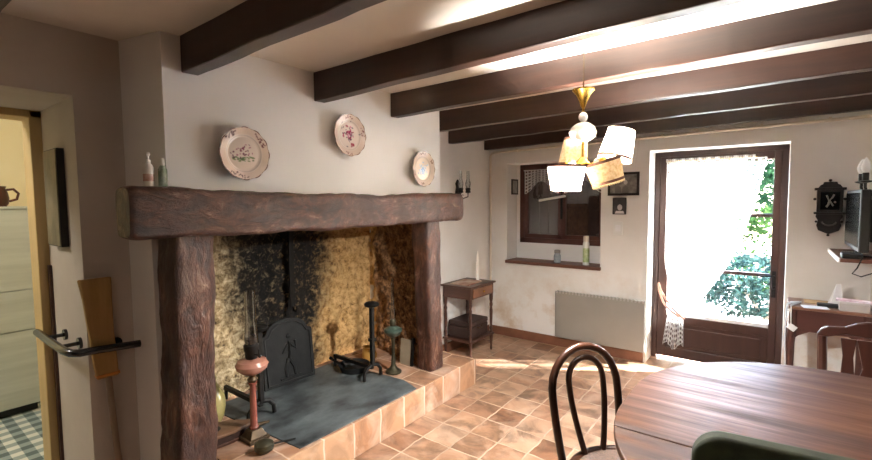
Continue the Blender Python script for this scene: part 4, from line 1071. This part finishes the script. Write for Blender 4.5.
MB().tube([(.025, .045, .115), (.035, .08, .12), (.035, .105, .09), (.03, .095, .05), (.025, .055, .035)], .0085, 8).build('handle', plain('brown_glaze_handle', '#4a2218', .3), t, smooth=True)
m = MB(); m.hexa([(-4.25, .782, .86), (-4.22, .782, .86), (-4.22, .86, .84), (-4.25, .86, .84)], [(-4.25, .782, 1.17), (-4.22, .782, 1.17), (-4.22, .80, 1.19), (-4.25, .80, 1.19)])
tag(m.build('black_cloth', 'black_matt', bevel=.006), 'black cloth hanging against the right side of the kitchen cabinet', 'cloth')

# ------------------------------------------------------------------ chandelier
CX, CY = -.72, 2.08
t = thing('chandelier', 'brass chandelier with four small fabric shades hanging from the beams', 'chandelier', (CX, CY, 0))
cr = Vector((.795, .606, 0)); cd = Vector((-.606, .795, 0))
MB().tube([(0, 0, CZ), (0, 0, 2.0)], .0035, 8).build('cord', 'old_brass', t, smooth=True)
MB().lathe([(.006, 1.925), (.012, 1.935), (.018, 1.955), (.032, 1.985), (.05, 2.005), (.05, 2.012), (.006, 2.014)], 28).build('canopy', 'brass', t, smooth=True)
m = MB(); m.tube([(0, 0, 1.93), (0, 0, 1.66)], .006, 8); m.lathe([(.006, 1.64), (.03, 1.655), (.036, 1.67), (.02, 1.69), (.01, 1.70)], 20); m.build('stem', 'brass', t, smooth=True)
MB().ball((0, 0, 1.885), (.021, .021, .023), 18).build('glass_bead', 'bulb_off', t, smooth=True)
m = MB(); pr = [(.01, 1.862), (.03, 1.855), (.052, 1.838), (.06, 1.815), (.055, 1.795), (.035, 1.778), (.012, 1.77)]
m.lathe(pr, 32, wob=lambda a, r: 1+.03*math.cos(a*16)); m.build('cut_glass_body', plain('cut_glass', '#cdbfae', .12, 0, '#efe7da', 30, .3, (1, 1, .3), .6), t, smooth=True)
def shade(lat, dep, zc, r_top, r_bot, hh, tiltv, mat, flipped=False, lit=True):
    p = cr*lat+cd*dep
    # arm
    ctl = [Vector((0, 0, 1.67)), Vector((p.x*.35, p.y*.35, 1.635)), Vector((p.x*.8, p.y*.8, 1.64 if not flipped else 1.70)), Vector((p.x, p.y, zc-hh*.35 if not flipped else zc+hh*.62))]
    pts = []
    for i in range(13):
        s = i/12; a = [ctl[k].lerp(ctl[k+1], s) for k in range(3)]; b = [a[k].lerp(a[k+1], s) for k in range(2)]; pts.append(tuple(b[0].lerp(b[1], s)))
    arm = MB(); arm.tube(pts, .0075, 10)
    arm = arm.build('arm', 'brass', t, smooth=True)
    mm = MB(); mm.ball(tuple(Vector(pts[7])), (.017, .017, .013), 10); mm.build('crystal_drop', 'bulb_off', arm, smooth=True)
    Mt = T(p.x, p.y, zc) @ Matrix.Rotation(tiltv, 4, cd)
    sgn = -1 if flipped else 1
    MB().lathe([(.012, -.02*sgn), (.019, -.005*sgn), (.014, .0), (.011, .02*sgn)], 14, Mt @ T(0, 0, -hh*.38*sgn)).build('candle_cup', 'brass', arm, smooth=True)
    MB().ball((0, 0, 0), (.017, .017, .024), 12, Mt).build('bulb', 'bulb' if lit else 'bulb_off', arm, smooth=True)
    sh = MB().lathe([(r_bot, -hh/2), (lerp(r_bot, r_top, .5)*1.0, 0), (r_top, hh/2)], 40, Mt, cap=False).build('lamp_shade', mat, t, smooth='all')
    for zz, rr_ in ((-hh/2, r_bot), (hh/2, r_top)):
        q = MB(); q.lathe([(rr_*1.012, zz-.006), (rr_*1.022, zz), (rr_*1.012, zz+.006)], 40, Mt, cap=False); q.build('braid', 'trim_brown' if zz*sgn < 0 or mat == 'shade_beige' else 'fringe', sh, smooth=True)
    q = MB(); vs = []; n = 48
    rl = r_bot
    q.sheet(96, 1, lambda u, v: Mt @ Vector((rl*1.01*math.cos(u*2*PI), rl*1.01*math.sin(u*2*PI), -hh/2-.004-v*(.014 if int(u*96) % 2 else .006))))
    q.build('fringe', 'fringe', sh)
    if not lit: return
    L = bpy.data.lights.new('chandelier_bulb', 'POINT'); L.energy = EN[0]; L.color = (1, .97, .92); L.shadow_soft_size = .02
    lo = bpy.data.objects.new('chandelier_bulb_light', L); COL.objects.link(lo); lo.parent = t
    lo.location = Mt @ Vector((0, 0, .028 if sgn > 0 else -.04))
EN = [50]
shade(.0, .13, 1.735, .056, .070, .125, .12, 'shade_beige', lit=False)
shade(.185, .05, 1.765, .060, .076, .125, .24, 'shade_white')
shade(-.105, -.10, 1.605, .082, .064, .09, .03, 'shade_white', True)
shade(.075, -.08, 1.628, .080, .070, .092, -.30, 'shade_beige', True, lit=False)

# ------------------------------------------------------------------ outside
struct(MB().box((-8, 4.72, -.14), (9, 20, -.06)).build('floor_patio', 'patio'))
def shrub(name, label, cat, x, y, w_, d_, h_, mats, nleaf, seed, size=.05, trunk=None, group=None):
    r = random.Random(seed)
    t = thing(name, label, cat, (x, y, -.06), 0, group)
    m = MB(); z0 = trunk or 0
    for i in range(nleaf):
        th = r.uniform(0, 2*PI); ph = math.acos(r.uniform(-1, 1)); k = r.uniform(.55, 1.0)**.5
        p = Vector((math.sin(ph)*math.cos(th)*w_/2*k, math.sin(ph)*math.sin(th)*d_/2*k, z0+h_/2+math.cos(ph)*h_/2*k))
        p += Vector((nz(p, 2), nz(p+Vector((3, 0, 0)), 2), nz(p+Vector((0, 3, 0)), 2)))*.15
        if p.z < .02: p.z = .02+r.random()*.1
        E = Euler((r.uniform(-1, 1), r.uniform(-1, 1), r.uniform(0, 6))).to_matrix().to_4x4()
        s = size*r.uniform(.6, 1.3)
        m.add([(-s, 0, 0), (-s*.2, -s*.45, .1*s), (s, 0, 0), (-s*.2, s*.45, .1*s)], [(0, 1, 2, 3)], T(*p) @ E)
    m.build('foliage', mats, t)
    q = MB()
    for i in range(5 if not trunk else 1):
        a = i*1.3; e = (math.cos(a)*w_*.25, math.sin(a)*d_*.25, z0+h_*.6) if not trunk else (0.1, 0, z0+h_*.4)
        q.tube([(0, 0, 0), (e[0]*.4, e[1]*.4, e[2]*.5), e], [.03, .02, .01] if not trunk else [.14, .11, .05], 7)
    q.build('stem', 'bark', t, smooth=True)
    return t
shrub('garden_shrub', 'grey-green leafy shrub seen low through the right of the door glass', 'shrub', -.05, 7.1, 1.9, 1.0, .85, 'leaf_c', 3200, 1, .05)
shrub('garden_shrub', 'bright green bush behind the low grey-green shrub', 'shrub', .1, 8.6, 2.4, 1.2, 1.5, 'leaf_a', 3200, 2, .06)
shrub('garden_shrub', 'mid green bush behind the lace curtain', 'shrub', -2.4, 8.2, 2.2, 1.2, 1.5, 'leaf_b', 2600, 3, .06)
shrub('garden_tree', 'broad dark leafy tree seen through the top right of the door glass', 'tree', .55, 10.2, 2.2, 1.6, 2.6, 'leaf_b', 4200, 9, .08, .9)
shrub('garden_tree', 'tall tree farthest back, behind all the garden bushes', 'tree', 1.2, 13.5, 3.6, 3.0, 3.6, 'leaf_b', 4200, 4, .09, 1.2)

# ------------------------------------------------------------------ light
world = bpy.data.worlds.new('world'); sc.world = world; world.use_nodes = True
nt = world.node_tree; bg = nt.nodes['Background']
sky = nt.nodes.new('ShaderNodeTexSky'); sky.sky_type = 'NISHITA'; sky.sun_disc = False
sky.sun_elevation = math.radians(38); sky.sun_rotation = math.radians(58); sky.air_density = 1.0; sky.dust_density = 2.0
nt.links.new(sky.outputs[0], bg.inputs[0]); bg.inputs[1].default_value = 3.0
sunl = bpy.data.lights.new('sun', 'SUN'); sunl.energy = 105; sunl.angle = math.radians(.6); sunl.color = (1, .98, .95)
so = bpy.data.objects.new('sun', sunl); COL.objects.link(so)
so.rotation_euler = Vector((-.845, -.535, -.78)).to_track_quat('-Z', 'Y').to_euler()
def area(name, loc, rot, sx, sy, e, col=(1, 1, 1), portal=False):
    L = bpy.data.lights.new(name, 'AREA'); L.shape = 'RECTANGLE'; L.size = sx; L.size_y = sy; L.energy = e; L.color = col
    o = bpy.data.objects.new(name, L); COL.objects.link(o); o.location = loc; o.rotation_euler = rot
    if portal: L.cycles.is_portal = True
    return o
area('door_portal', ((GX0+GX1)/2, YO+.02, 1.12), (-PI/2, 0, 0), .8, 1.45, 1, portal=True)
# added fill lamp, out of view behind the camera, to brighten the room
t = thing('fill_lamp', 'added round white fill lamp on the unseen ceiling behind the viewer', 'lamp', (.5, -1.2, CZ))
MB().lathe([(.17, 0), (.18, -.02), (.17, -.05), (.10, -.08), (.001, -.09)], 32, cap=False).build('diffuser', emis('fill_lamp_diffuser', '#fff1dd', 4), t, smooth=True)
L = bpy.data.lights.new('fill_lamp', 'POINT'); L.energy = .8; L.color = (1, .95, .88); L.shadow_soft_size = .15
lo = bpy.data.objects.new('fill_lamp_light', L); COL.objects.link(lo); lo.parent = t; lo.location = (0, 0, -.25)
# kitchen lamp
t = thing('kitchen_lamp', 'round ceiling lamp in the kitchen beyond the doorway', 'lamp', (-3.5, -.5, 2.5))
MB().lathe([(.15, 0), (.16, -.02), (.14, -.06), (.001, -.08)], 28, cap=False).build('diffuser', emis('kitchen_diffuser', '#fff3dd', 5), t, smooth=True)
L = bpy.data.lights.new('kitchen_lamp', 'POINT'); L.energy = 14; L.color = (1, .97, .92); L.shadow_soft_size = .12
lo = bpy.data.objects.new('kitchen_lamp_light', L); COL.objects.link(lo); lo.parent = t; lo.location = (0, 0, -.11)

vs_ = sc.view_settings
sc.display_settings.display_device = 'sRGB'
vs_.view_transform = 'Standard'; vs_.look = 'None'; vs_.exposure = 1.85; vs_.gamma = 1; vs_.use_curve_mapping = False
